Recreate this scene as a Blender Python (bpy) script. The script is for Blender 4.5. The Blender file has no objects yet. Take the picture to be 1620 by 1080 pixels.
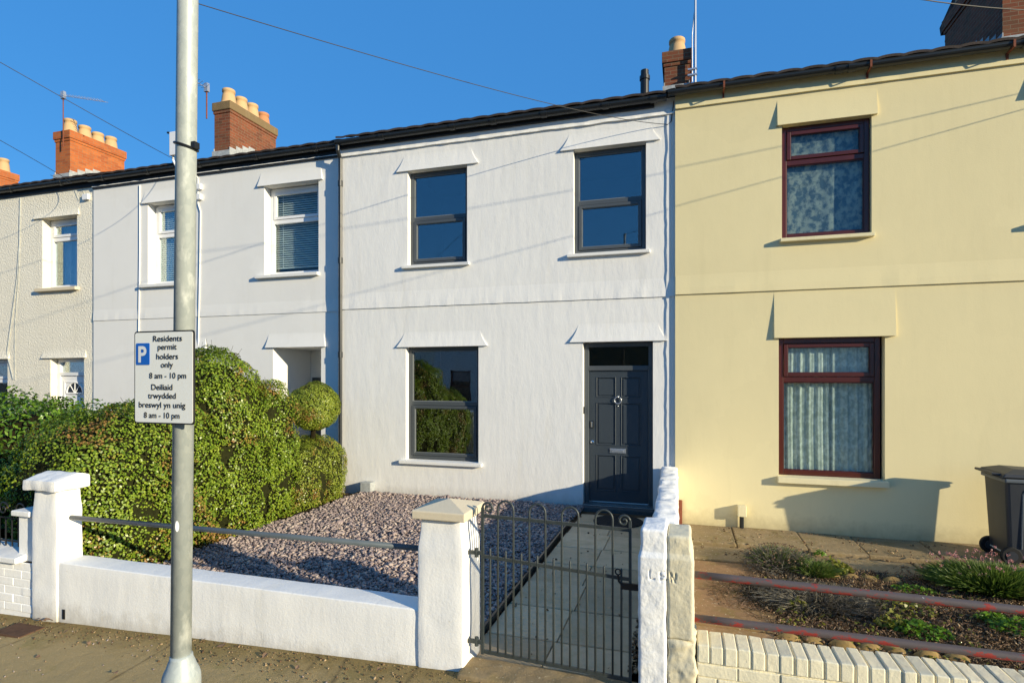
import bpy, bmesh, math, random
import numpy as np
from mathutils import Vector, Matrix, noise
R = math.radians
rng = np.random.default_rng(7); random.seed(7)
sc = bpy.context.scene
COL = sc.collection

# ------------------------------------------------------------------ camera, sky, sun, exposure
CAMY, CAMZ, YAW, F, CX, HY = -8.7, 2.0, R(17), 900.0, 810.0, 597.0
SN, CS = math.sin(YAW), math.cos(YAW)
cd = bpy.data.cameras.new("camera"); cam = bpy.data.objects.new("camera", cd); COL.objects.link(cam)
cam.location = (0, CAMY, CAMZ); cam.rotation_euler = (R(90), 0, YAW)
cd.sensor_width = 36; cd.lens = 20; cd.shift_y = 57/1620; cd.clip_start = .05; cd.clip_end = 2000
sc.camera = cam
SUNV = Vector((2.6, -1.0, .72)).normalized()
w = bpy.data.worlds.new("World"); sc.world = w; w.use_nodes = True
nt = w.node_tree; nt.nodes.clear()
sky = nt.nodes.new("ShaderNodeTexSky"); sky.sky_type = 'NISHITA'; sky.sun_disc = False
sky.sun_elevation = math.asin(SUNV.z); sky.sun_rotation = math.atan2(SUNV.x, SUNV.y)
sky.air_density = 1.0; sky.dust_density = 0.0; sky.ozone_density = 4.0
hsv = nt.nodes.new("ShaderNodeHueSaturation"); hsv.inputs['Saturation'].default_value = 1.22
hsv.inputs['Hue'].default_value = .497
bg = nt.nodes.new("ShaderNodeBackground"); bg.inputs['Strength'].default_value = 0.115
wo = nt.nodes.new("ShaderNodeOutputWorld")
nt.links.new(sky.outputs[0], hsv.inputs['Color']); mxs = nt.nodes.new("ShaderNodeMix"); mxs.data_type = 'RGBA'; mxs.inputs[0].default_value = .64
mxs.inputs[7].default_value = (.46, 1.95, 4.9, 1)          # evens the sky out towards one clear blue
nt.links.new(hsv.outputs[0], mxs.inputs[6]); nt.links.new(mxs.outputs[2], bg.inputs[0]); nt.links.new(bg.outputs[0], wo.inputs[0])
sd = bpy.data.lights.new("sun", 'SUN'); sd.energy = 5.0; sd.angle = R(.5); sd.color = (1, .875, .62)
sun = bpy.data.objects.new("sun", sd); COL.objects.link(sun)
sun.rotation_euler = SUNV.to_track_quat('Z', 'Y').to_euler()
sc.view_settings.view_transform = 'Standard'; sc.view_settings.look = 'None'
sc.view_settings.exposure = 0.50; sc.view_settings.gamma = 1

# ------------------------------------------------------------------ measuring helpers (camera survey -> metres)
def ray(px):
    u = (px-CX)/F
    return (-SN+CS*u, CS+SN*u)
def fx(px, Y):
    d = ray(px); return d[0]/d[1]*(Y-CAMY)
def fz(px, py, Y):
    d = ray(px); return CAMZ+(HY-py)*(Y-CAMY)/d[1]/F
def gp(px, py, Z):
    d = ray(px); t = F*(CAMZ-Z)/(py-HY); return d[0]*t, CAMY+d[1]*t

# ------------------------------------------------------------------ materials
def new_mat(name):
    m = bpy.data.materials.new(name); m.use_nodes = True
    t = m.node_tree; t.nodes.clear()
    return m, t
class G:
    """small node-graph writer"""
    def __init__(s, name):
        s.m, s.t = new_mat(name)
        s.out = s.t.nodes.new("ShaderNodeOutputMaterial")
        s.tc = s.t.nodes.new("ShaderNodeTexCoord")
    def n(s, typ, ins=None, **props):
        nd = s.t.nodes.new("ShaderNode"+typ)
        for k, v in props.items(): setattr(nd, k, v)
        for k, v in (ins or {}).items():
            if isinstance(v, bpy.types.NodeSocket): s.t.links.new(v, nd.inputs[k])
            else: nd.inputs[k].default_value = v
        return nd
    def vec(s, scale=(1, 1, 1)):
        return s.n('Mapping', {'Vector': s.tc.outputs['Object'], 'Scale': scale}).outputs[0]
    def noise(s, scale, detail=4, rough=.55, stretch=(1, 1, 1), dist=0):
        return s.n('TexNoise', {'Vector': s.vec(stretch), 'Scale': scale, 'Detail': detail, 'Roughness': rough, 'Distortion': dist}).outputs['Fac']
    def ramp(s, fac, a, b, ca=(0, 0, 0, 1), cb=(1, 1, 1, 1)):
        r = s.n('ValToRGB', {'Fac': fac}); e = r.color_ramp.elements
        e[0].position, e[1].position = a, b; e[0].color, e[1].color = ca, cb
        return r.outputs[0]
    def mix(s, fac, a, b, mode='MIX'):
        nd = s.n('Mix', data_type='RGBA', blend_type=mode)
        for k, v in (('Factor', fac), ('A', a), ('B', b)):
            soc = [i for i in nd.inputs if i.name == k and (i.type == ('VALUE' if k == 'Factor' else 'RGBA'))][0]
            if isinstance(v, bpy.types.NodeSocket): s.t.links.new(v, soc)
            else: soc.default_value = v
        return [o for o in nd.outputs if o.type == 'RGBA'][0]
    def math(s, op, a, b=0.0):
        nd = s.n('Math', operation=op)
        for i, v in enumerate((a, b)):
            if isinstance(v, bpy.types.NodeSocket): s.t.links.new(v, nd.inputs[i])
            else: nd.inputs[i].default_value = v
        return nd.outputs[0]
    def bump(s, h, strength=.5, dist=.01, normal=None):
        ins = {'Height': h, 'Strength': strength, 'Distance': dist}
        if normal is not None: ins['Normal'] = normal
        return s.n('Bump', ins).outputs[0]
    def done(s, color, rough=.6, spec=.3, metallic=0, normal=None, trans=0, coat=0):
        p = s.n('BsdfPrincipled', {'Base Color': color, 'Roughness': rough, 'Specular IOR Level': spec, 'Metallic': metallic})
        if normal is not None: s.t.links.new(normal, p.inputs['Normal'])
        if coat: p.inputs['Coat Weight'].default_value = coat
        o = p.outputs[0]
        if trans:
            tr = s.n('BsdfTranslucent', {'Color': color})
            o = s.n('MixShader', {0: trans, 1: o, 2: tr.outputs[0]}).outputs[0]
        s.t.links.new(o, s.out.inputs[0]); return s.m
def c4(c): return (c[0], c[1], c[2], 1)
def sc_(c, k): return (c[0]*k, c[1]*k, c[2]*k, 1)
def simple(name, col, rough=.5, var=.12, scale=6, bump=.15, bscale=60, bdist=.003, spec=.35, metallic=0, stretch=(1, 1, 1), isl=0):
    g = G(name); f = g.noise(scale, 5, .6, stretch)
    c = g.mix(f, sc_(col, 1-var*1.6), sc_(col, 1+var*1.3))
    if isl:
        ri = g.n('NewGeometry').outputs['Random Per Island']
        c = g.mix(isl, c, g.mix(ri, sc_(col, .45), sc_(col, 1.6)))
    nm = g.bump(g.noise(bscale, 3), bump, bdist) if bump else None
    return g.done(c, g.math('MULTIPLY_ADD', f, .2) if False else rough, spec, metallic, nm)
def plaster(name, col, coarse=.5, fine=.4, dirt=.5, stretch=(1, 1, .35), dirtcol=(.45, .40, .28), splash=None, grain=55, samt=.65):
    g = G(name)
    cel = g.n('TexVoronoi', {'Vector': g.n('Mapping', {'Vector': g.n('VectorMath', {0: g.tc.outputs['Object'], 1: g.n('TexNoise', {'Vector': g.tc.outputs['Object'], 'Scale': 2.5, 'Detail': 4}).outputs['Color']}, operation='ADD').outputs[0], 'Scale': (.8, .8, 1.1)}).outputs[0], 'Scale': .9}).outputs['Color']
    lo = g.math('ADD', g.math('MULTIPLY', g.noise(.9, 4, .6), .75), g.math('MULTIPLY', cel, .25)); mid = g.noise(5.5, 5, .6, stretch); hi = g.noise(grain, 5, .7)
    c = g.mix(lo, sc_(col, .90), sc_(col, 1.07))
    st = g.ramp(g.noise(2.2, 6, .7, (1.6, 1.6, .22)), .56, .80)
    c = g.mix(g.math('MULTIPLY', st, dirt*.45), c, c4(dirtcol))
    c = g.mix(g.math('MULTIPLY', g.ramp(g.noise(34, 3, .7), .70, .78), dirt*.35), c, (.30, .26, .18, 1))
    if splash is not None:   # mud and algae low on the wall, ragged top edge
        z = g.n('SeparateXYZ', {0: g.tc.outputs['Object']}).outputs[2]
        h = g.math('SUBTRACT', g.math('MULTIPLY', g.noise(7, 5, .7), .34), g.math('SUBTRACT', z, splash))
        c = g.mix(g.math('MULTIPLY', g.ramp(h, .0, .26), samt), c, (.24, .19, .10, 1))
        c = g.mix(g.math('MULTIPLY', g.ramp(g.noise(13, 6, .75), .66, .70), samt*.5), c, (.38, .34, .27, 1))
    n1 = g.bump(mid, coarse, .02)
    rid = g.ramp(g.noise(3.2, 6, .65, (1, 1, .3), 1.2), .47, .53)
    n2 = g.bump(rid, coarse*.10, .02, n1)
    n3 = g.bump(hi, fine, .004, n2)
    return g.done(c, .82, .2, 0, n3)
def roughcast(name, col):
    g = G(name)
    v = g.n('TexVoronoi', {'Vector': g.vec(), 'Scale': 55, 'Randomness': 1}).outputs['Distance']
    c = g.mix(g.noise(1.3, 4), sc_(col, .9), sc_(col, 1.06))
    c = g.mix(g.math('MULTIPLY', g.ramp(g.noise(1.8, 6, .7, (1.5, 1.5, .2)), .55, .8), .35), c, (.42, .38, .30, 1))
    nm = g.bump(g.noise(26, 3, .6), .6, .03, g.bump(v, .5, .012))
    return g.done(c, .9, .15, 0, nm)
def brickmat(name, c1, c2, mortar, dirt=.3, bw=.225, bh=.075):
    g = G(name)
    s = g.n('SeparateXYZ', {0: g.tc.outputs['Object']})
    uv = g.n('CombineXYZ', {0: g.math('ADD', s.outputs[0], s.outputs[1]), 1: s.outputs[2], 2: 0.0}).outputs[0]
    b = g.n('TexBrick', {'Vector': uv, 'Color1': c4(c1), 'Color2': c4(c2), 'Mortar': c4(mortar), 'Scale': 1.0, 'Mortar Size': .006,
                         'Brick Width': bw, 'Row Height': bh, 'Bias': 0.0, 'Mortar Smooth': .2})
    c = g.mix(g.math('MULTIPLY', g.ramp(g.noise(4, 6, .7), .45, .75), dirt), b.outputs[0], (.10, .075, .04, 1))
    c = g.mix(g.math('MULTIPLY', g.ramp(g.noise(14, 5, .7), .62, .72), .35), c, (.42, .36, .22, 1))
    nm = g.bump(g.noise(60, 4), .4, .005, g.bump(b.outputs['Fac'], -.8, .008))
    return g.done(c, .85, .2, 0, nm)
def leafmat(name, ca, cb, brown=None, bthr=(.6, .7), trans=.3, rough=.42, bscale=1.6, spec=.4):
    g = G(name); ri = g.n('NewGeometry').outputs['Random Per Island']
    c = g.mix(ri, c4(ca), c4(cb))
    c = g.mix(g.ramp(g.noise(2.3, 4, .6), .35, .7), c, g.mix(.5, c, c4(ca)))
    if brown:
        f = g.math('ADD', g.noise(bscale, 5, .65), g.math('MULTIPLY', g.math('SUBTRACT', ri, .5), .16))
        c = g.mix(g.math('MULTIPLY', g.ramp(f, *bthr), .9), c, g.mix(g.n('NewGeometry').outputs['Random Per Island'], c4(brown), sc_(brown, 1.9)))
    return g.done(c, rough, spec, 0, None, trans)
def glassmat(name, refl, tint=(.88, .93, .925)):
    g = G(name)
    nm = g.bump(g.noise(1.6, 2, .5), .05, .02)
    tr = g.n('BsdfTransparent', {'Color': c4(tint)})
    gl = g.n('BsdfGlossy', {'Color': (.93, .97, 1, 1), 'Roughness': .01, 'Normal': nm})
    lw = g.n('LayerWeight', {'Blend': .25}).outputs['Fresnel']
    fac = g.math('MULTIPLY_ADD', lw, .45); fac.node.inputs[2].default_value = refl
    mx = g.n('MixShader', {0: fac, 1: tr.outputs[0], 2: gl.outputs[0]})
    g.t.links.new(mx.outputs[0], g.out.inputs[0]); return g.m

M = {}
M['white'] = plaster('white_render', (.79, .78, .755), .36, .35, .45, splash=.03, samt=.4)
M['white2'] = plaster('smooth_white_render', (.785, .775, .745), .07, .15, .3)
M['gardenwhite'] = plaster('garden_wall_paint', (.84, .83, .80), .26, .5, .5, splash=-.12)
M['rubblewhite'] = plaster('rough_white_paint', (.84, .84, .83), .6, .6, .3, (1, 1, .8))
M['oldcream'] = plaster('old_cream_paint', (.70, .64, .47), .55, .6, 1.0, (1, 1, .8), (.40, .33, .18))
M['cream'] = plaster('cream_render', (.75, .655, .385), .10, .3, .5, dirtcol=(.52, .45, .24), splash=.06, samt=.5)
M['creambrick'] = plaster('cream_brick_paint', (.83, .76, .55), .5, .7, 1.2, (1, 1, .8), (.50, .30, .10))
M['creamsill'] = plaster('cream_sill', (.74, .66, .42), .1, .3, .9, dirtcol=(.30, .25, .13))
M['sillwhite'] = plaster('white_sill', (.78, .77, .74), .1, .3, .5)
M['roughcast'] = roughcast('roughcast', (.84, .79, .66))
M['capwhite'] = plaster('flaking_white_cap', (.80, .79, .76), .5, .6, .7)
M['stone'] = plaster('buff_cap_stone', (.66, .57, .41), .1, .35, .4, dirtcol=(.35, .28, .15))
M['grey'] = simple('grey_frame_paint', (.072, .082, .09), .35, .05, 3, .03, 30, spec=.45)
M['greyedge'] = simple('grey_bead', (.20, .21, .21), .3, .05, 3, 0, spec=.5)
M['door'] = simple('dark_grey_door_paint', (.042, .053, .064), .38, .05, 3, .08, 45, .001, spec=.5, stretch=(6, 1, .5))
M['pvc'] = simple('white_plastic', (.80, .80, .80), .3, .04, 2, 0, spec=.5)
M['brownframe'] = simple('mahogany_plastic', (.075, .016, .010), .28, .18, 9, .05, 60, .001, .5, 0, (1, 1, .15))
M['chrome'] = simple('chrome', (.75, .76, .78), .18, .05, 3, 0, metallic=1)
M['steelplate'] = simple('brushed_plate', (.55, .57, .60), .32, .05, 3, 0, metallic=.8)
M['black'] = simple('black_plastic', (.012, .013, .015), .4, .15, 5, .05, spec=.4)
M['gutter'] = simple('black_gutter', (.016, .019, .022), .33, .2, 3, .1, 20, spec=.5)
M['fascia'] = simple('dark_fascia', (.018, .019, .022), .6, .1, 3, .1)
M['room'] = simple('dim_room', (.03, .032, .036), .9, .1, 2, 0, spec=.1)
M['glass'] = glassmat('window_glass', .13)
M['glasslow'] = glassmat('window_glass_clear', .025)
M['darkglass'] = glassmat('dark_glass', .02, (.3, .32, .35))
M['rust'] = simple('rusty_bracket', (.20, .06, .03), .8, .3, 20, .2)
M['tile'] = simple('concrete_roof_tile', (.055, .042, .036), .85, .45, 5, .5, 40, .006, .2)
M['slatehang'] = simple('dark_hung_tile', (.045, .032, .040), .8, .25, 5, .4, 30, .006, .2, isl=.45)
M['brickorange'] = brickmat('orange_brick', (.50, .145, .04), (.36, .09, .028), (.30, .17, .09), .35)
M['brickbrown'] = brickmat('brown_brick', (.24, .075, .035), (.14, .045, .025), (.20, .14, .09), .7)
M['lichen'] = plaster('lichen_cap', (.20, .14, .07), .5, .6, 1.0)
M['pot'] = plaster('buff_clay', (.56, .37, .19), .2, .3, 1.0, dirtcol=(.25, .17, .08))
M['potred'] = plaster('red_clay', (.50, .23, .11), .2, .3, .8, dirtcol=(.25, .15, .08))
M['lead'] = simple('lead_flashing', (.38, .40, .40), .6, .35, 12, .3, 30)
M['alu'] = simple('aluminium', (.55, .56, .58), .4, .1, 5, 0, metallic=.7)
M['red'] = simple('red_plastic', (.35, .05, .05), .5, .1, 5, 0)
def galv():
    g = G('galvanised_steel')
    v = g.n('TexVoronoi', {'Vector': g.vec((1, 1, .6)), 'Scale': 70}).outputs['Color']
    c = g.mix(v, (.36, .40, .39, 1), (.45, .485, .46, 1))
    c = g.mix(g.ramp(g.noise(16, 5, .6, (1, 1, .45)), .56, .72), c, (.72, .75, .70, 1))
    c = g.mix(g.math('MULTIPLY', g.ramp(g.noise(7, 5, .7, (1, 1, .3)), .6, .8), .5), c, (.28, .27, .22, 1))
    return g.done(c, .45, .4, .12, g.bump(g.noise(40, 4), .12, .004))
M['galv'] = galv()
def redpaint():
    g = G('peeling_red_rail_paint')
    z = g.n('SeparateXYZ', {0: g.n('NewGeometry').outputs['Normal']}).outputs[2]
    f = g.math('SUBTRACT', g.noise(15, 8, .78, (.5, 1, 1)), g.math('MULTIPLY', z, .07))
    c = g.mix(g.ramp(f, .515, .545), (.105, .085, .085, 1), (.30, .035, .025, 1))
    c = g.mix(g.ramp(g.noise(17, 4, .6), .70, .72), c, (.62, .64, .62, 1))
    c = g.mix(g.math('MULTIPLY', g.ramp(g.noise(30, 5, .7), .55, .7), .5), c, (.09, .06, .055, 1))
    return g.done(c, .6, .3, 0, g.bump(f, .5, .004))
M['redrail'] = redpaint()
M['iron'] = simple('painted_iron', (.042, .052, .052), .42, .35, 30, .3, 60, .002, .45)
M['ironblue'] = simple('blue_grey_rail_paint', (.085, .105, .12), .4, .15, 12, .15, 40, .002, .45)
def tarmac():
    g = G('worn_tarmac')
    c = g.mix(g.noise(1.1, 5, .6), (.33, .235, .10, 1), (.45, .325, .15, 1))
    c = g.mix(g.ramp(g.noise(90, 4, .7), .55, .8), c, (.55, .46, .29, 1))
    c = g.mix(g.math('MULTIPLY', g.ramp(g.noise(2.6, 6, .75), .52, .72), .75), c, (.22, .19, .055, 1))
    yy = g.n('SeparateXYZ', {0: g.tc.outputs['Object']}).outputs[1]
    h = g.math('ADD', g.math('MULTIPLY', g.noise(5, 6, .75), .7), g.math('SUBTRACT', yy, -5.42))
    c = g.mix(g.math('MULTIPLY', g.ramp(h, .30, .62), .8), c, g.mix(g.noise(28, 5, .7), (.10, .075, .02, 1), (.30, .215, .085, 1)))
    v = g.n('TexVoronoi', {'Vector': g.n('Mapping', {'Vector': g.tc.outputs['Object'], 'Rotation': (0, 0, .5), 'Scale': (1, .45, 1)}).outputs[0], 'Scale': .9}, feature='DISTANCE_TO_EDGE').outputs['Distance']
    cr = g.ramp(g.math('ADD', v, g.math('MULTIPLY', g.noise(9, 5), .03)), .012, .03, (1, 1, 1, 1), (0, 0, 0, 1))
    c = g.mix(g.math('MULTIPLY', cr, .55), c, (.04, .032, .02, 1))
    nm = g.bump(g.noise(140, 5, .7), .8, .008, g.bump(g.noise(6, 5, .6), .5, .03))
    return g.done(c, .9, .2, 0, nm)
M['tarmac'] = tarmac()
M['road'] = simple('road_asphalt', (.055, .053, .05), .9, .3, 2, .6, 140, .006, .2)
M['soil'] = simple('bare_soil', (.11, .07, .038), .95, .5, 7, .9, 30, .03, .1)
M['earth'] = simple('open_ground', (.09, .08, .06), .95, .3, .3, .4, 8, .03, .1)
def slab(name, col, moss):
    g = G(name); ri = g.n('NewGeometry').outputs['Random Per Island']
    c = g.mix(ri, sc_(col, .62), sc_(col, 1.25))
    c = g.mix(g.noise(6, 6, .7), c, g.mix(.5, c, sc_(col, .45)))
    c = g.mix(g.math('MULTIPLY', g.ramp(g.noise(3.4, 6, .75), .48, .70), moss), c, (.16, .125, .025, 1))
    c = g.mix(g.math('MULTIPLY', g.ramp(g.noise(2.1, 5, .7), .45, .6), moss), c, g.mix(g.noise(11, 5, .7), sc_(col, .35), sc_(col, 1.3)))
    c = g.mix(g.math('MULTIPLY', g.ramp(g.noise(30, 6, .75), .60, .66), moss), c, (.66, .58, .40, 1))
    return g.done(c, .9, .2, 0, g.bump(g.noise(70, 5, .7), .6, .008, g.bump(g.noise(8, 4), .5, .02)))
M['flag'] = slab('concrete_flag', (.66, .50, .31), .3)
M['oldflag'] = slab('mossy_flag', (.34, .25, .135), .75)
M['redflag'] = slab('red_mossy_flag', (.32, .19, .095), .75)
M['step'] = slab('grey_doorstep', (.10, .11, .115), .1)
def chipmat(name, a, b, c3):
    g = G(name); ri = g.n('NewGeometry').outputs['Random Per Island']
    r = g.n('ValToRGB', {'Fac': ri}); e = r.color_ramp.elements
    e[0].color, e[1].color = c4(a), c4(c3); e[0].position = 0; e[1].position = 1
    k = e.new(.55); k.color = c4(b)
    return g.done(r.outputs[0], .72, .3, 0, g.bump(g.noise(60, 3), .3, .003))
M['chips'] = chipmat('plum_slate', (.19, .148, .148), (.33, .26, .245), (.50, .405, .34))
M['mulch'] = chipmat('bark_and_grit', (.06, .035, .018), (.17, .105, .055), (.42, .30, .17))
M['privet'] = leafmat('privet_leaf', (.10, .19, .010), (.38, .47, .045), (.22, .105, .035), (.56, .65), .3, .36, 2.1, spec=.5)
M['box'] = leafmat('box_leaf', (.14, .21, .015), (.44, .49, .07), (.24, .115, .04), (.57, .66), .3, .36, 2.4, spec=.5)
M['laurel'] = leafmat('laurel_leaf', (.045, .12, .010), (.19, .32, .03), None, trans=.25, rough=.33)
M['twig'] = simple('dark_twigs', (.018, .014, .006), .9, .4, 20, .6, 30, .03, .1)
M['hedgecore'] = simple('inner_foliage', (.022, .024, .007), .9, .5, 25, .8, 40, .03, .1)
M['lavender'] = leafmat('lavender_stem', (.09, .08, .06), (.30, .27, .21), (.06, .05, .04), (.55, .7), .1, .8, spec=.1)
M['grassblade'] = leafmat('thrift_blade', (.05, .10, .012), (.18, .26, .04), (.07, .06, .025), (.6, .75), .25, .5)
M['weed'] = leafmat('weed_leaf', (.07, .17, .010), (.19, .34, .03), None, trans=.35)
M['yellowweed'] = leafmat('yellowing_leaf', (.14, .17, .02), (.34, .32, .06), None, trans=.35)
M['pink'] = leafmat('pink_flower', (.40, .16, .17), (.60, .32, .30), None, trans=.2)
M['deadleaf'] = leafmat('dead_leaf', (.16, .085, .045), (.36, .24, .15), None, trans=.15, rough=.8)
M['edging'] = simple('ochre_edging_stone', (.30, .20, .075), .9, .5, 9, .5, 40, .006, .2)
M['bin'] = simple('dark_grey_bin', (.028, .032, .040), .45, .12, 4, .1, 60, .002, .4)
M['binrim'] = simple('worn_bin_edge', (.10, .115, .13), .45, .12, 4, .1, 60, .002, .4)
M['rubber'] = simple('rubber', (.012, .012, .012), .8, .2, 10, .2)
M['signwhite'] = simple('sign_face', (.80, .80, .74), .4, .05, 8, 0, spec=.4)
M['signblue'] = simple('sign_blue', (.012, .12, .50), .4, .05, 8, 0, spec=.4)
M['signletter'] = simple('sign_lettering', (.02, .02, .02), .5, .05, 8, 0)
M['signp'] = simple('sign_p', (.70, .72, .72), .4, .03, 8, 0)
M['sticker'] = simple('white_sticker', (.85, .85, .85), .5, .03, 8, 0)
M['wire'] = simple('cable_sheath', (.02, .02, .022), .6, .1, 8, 0)
M['whitecable'] = simple('white_cable', (.70, .70, .68), .5, .1, 8, 0)
M['cover'] = simple('rusty_iron_cover', (.11, .06, .035), .85, .4, 18, .6, 50, .006, .2)
M['mat'] = simple('coir_mat', (.035, .034, .032), .95, .3, 20, .8, 120, .01, .1)
def curtain(name, a, b, scale):
    g = G(name)
    f = g.ramp(g.noise(scale, 5, .6, (1, 1, .8)), .42, .60)
    c = g.mix(f, c4(a), c4(b))
    return g.done(c, .9, .1, 0, None, .12)
M['lace'] = curtain('lace_curtain', (.60, .64, .56), (.92, .93, .84), 17)
M['net'] = curtain('patterned_net', (.14, .21, .27), (.55, .58, .52), 14)
M['drape'] = curtain('pale_blue_drape', (.30, .40, .60), (.38, .48, .66), 4)
M['blindslat'] = simple('grey_blind_slat', (.78, .82, .80), .5, .05, 4, 0)

# ------------------------------------------------------------------ mesh building
def origin_of(p):
    v = Vector((0, 0, 0))
    while p is not None: v += p.location; p = p.parent
    return v
def link(o, parent=None):
    COL.objects.link(o)
    if parent is not None: o.parent = parent
    return o
def tag(o, label=None, cat=None, group=None, kind=None):
    if label: o['label'] = label
    if cat: o['category'] = cat
    if group: o['group'] = group
    if kind: o['kind'] = kind
    return o
def thing(name, label, cat, loc=(0, 0, 0), group=None):
    o = bpy.data.objects.new(name, None); o.location = loc; o.empty_display_size = .2
    link(o); return tag(o, label, cat, group)
class MB:
    def __init__(s): s.v = []; s.f = []
    def add(s, vs, fs):
        n = len(s.v); s.v += [tuple(p) for p in vs]; s.f += [tuple(i+n for i in q) for q in fs]; return s
    def quad(s, a, b, c, d): return s.add([a, b, c, d], [(0, 1, 2, 3)])
    def box(s, x0, x1, y0, y1, z0, z1):
        v = [(x0, y0, z0), (x1, y0, z0), (x1, y1, z0), (x0, y1, z0), (x0, y0, z1), (x1, y0, z1), (x1, y1, z1), (x0, y1, z1)]
        return s.add(v, [(0, 3, 2, 1), (4, 5, 6, 7), (0, 1, 5, 4), (1, 2, 6, 5), (2, 3, 7, 6), (3, 0, 4, 7)])
    def hexa(s, v):
        return s.add(v, [(0, 3, 2, 1), (4, 5, 6, 7), (0, 1, 5, 4), (1, 2, 6, 5), (2, 3, 7, 6), (3, 0, 4, 7)])
    def tube(s, pts, r, n=8, caps=True):
        pts = [Vector(p) for p in pts]; m = len(pts); vs = []; fs = []
        rs = r if isinstance(r, (list, tuple)) else [r]*m
        prev = None
        for i, p in enumerate(pts):
            d = (pts[min(i+1, m-1)]-pts[max(i-1, 0)]).normalized()
            if prev is None:
                a = d.orthogonal().normalized()
            else:
                a = (prev-d*prev.dot(d))
                a = a.normalized() if a.length > 1e-6 else d.orthogonal().normalized()
            prev = a; b = d.cross(a)
            for k in range(n):
                t = 2*math.pi*k/n; vs.append(p+(a*math.cos(t)+b*math.sin(t))*rs[i])
        for i in range(m-1):
            for k in range(n):
                k2 = (k+1) % n; fs.append((i*n+k, i*n+k2, (i+1)*n+k2, (i+1)*n+k))
        if caps: fs += [tuple(range(n))[::-1], tuple((m-1)*n+k for k in range(n))]
        return s.add(vs, fs)
    def lathe(s, c, prof, n=20, axis=2):
        vs = []; fs = []; m = len(prof)
        for r, h in prof:
            for k in range(n):
                t = 2*math.pi*k/n; p = [r*math.cos(t), r*math.sin(t), h]
                if axis == 1: p = [p[0], p[2], p[1]]
                if axis == 0: p = [p[2], p[0], p[1]]
                vs.append((c[0]+p[0], c[1]+p[1], c[2]+p[2]))
        for i in range(m-1):
            for k in range(n):
                k2 = (k+1) % n; fs.append((i*n+k, i*n+k2, (i+1)*n+k2, (i+1)*n+k))
        fs += [tuple(range(n))[::-1], tuple((m-1)*n+k for k in range(n))]
        return s.add(vs, fs)
    def frame(s, x0, x1, z0, z1, y0, y1, w, wb=None, wt=None):
        wb = w if wb is None else wb; wt = w if wt is None else wt
        s.box(x0, x0+w, y0, y1, z0, z1); s.box(x1-w, x1, y0, y1, z0, z1)
        s.box(x0+w, x1-w, y0, y1, z0, z0+wb); s.box(x0+w, x1-w, y0, y1, z1-wt, z1); return s
    def build(s, name, m, parent=None, smooth=False, bevel=0, seg=2):
        me = bpy.data.meshes.new(name); me.from_pydata(s.v, [], s.f); me.update()
        bm = bmesh.new(); bm.from_mesh(me); bmesh.ops.recalc_face_normals(bm, faces=bm.faces); bm.to_mesh(me); bm.free()
        return mesh_obj(name, me, m, parent, smooth, bevel, seg)
def mesh_obj(name, me, m, parent=None, smooth=False, bevel=0, seg=2):
    if parent is not None: me.transform(Matrix.Translation(-origin_of(parent)))
    me.materials.append(m if isinstance(m, bpy.types.Material) else M[m])
    if smooth:
        me.polygons.foreach_set('use_smooth', [True]*len(me.polygons))
    o = bpy.data.objects.new(name, me); link(o, parent)
    if bevel:
        b = o.modifiers.new('bevel', 'BEVEL'); b.width = bevel; b.segments = seg; b.limit_method = 'ANGLE'; b.angle_limit = R(40)
    return o
def np_mesh(name, V, Fq, m, parent=None, smooth=False):
    me = bpy.data.meshes.new(name); V = np.asarray(V, np.float32); Fq = np.asarray(Fq, np.int32); k = Fq.shape[1]
    me.vertices.add(len(V)); me.vertices.foreach_set('co', V.ravel())
    me.loops.add(Fq.size); me.loops.foreach_set('vertex_index', Fq.ravel())
    me.polygons.add(len(Fq)); me.polygons.foreach_set('loop_start', np.arange(0, Fq.size, k, dtype=np.int32))
    me.update(calc_edges=True); me.validate()
    return mesh_obj(name, me, m, parent, smooth)
def fractal(p, s, seed=0.0, oct=4):
    return noise.fractal(Vector((p[0]*s+seed, p[1]*s, p[2]*s)), .9, 2.0, oct)
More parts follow.
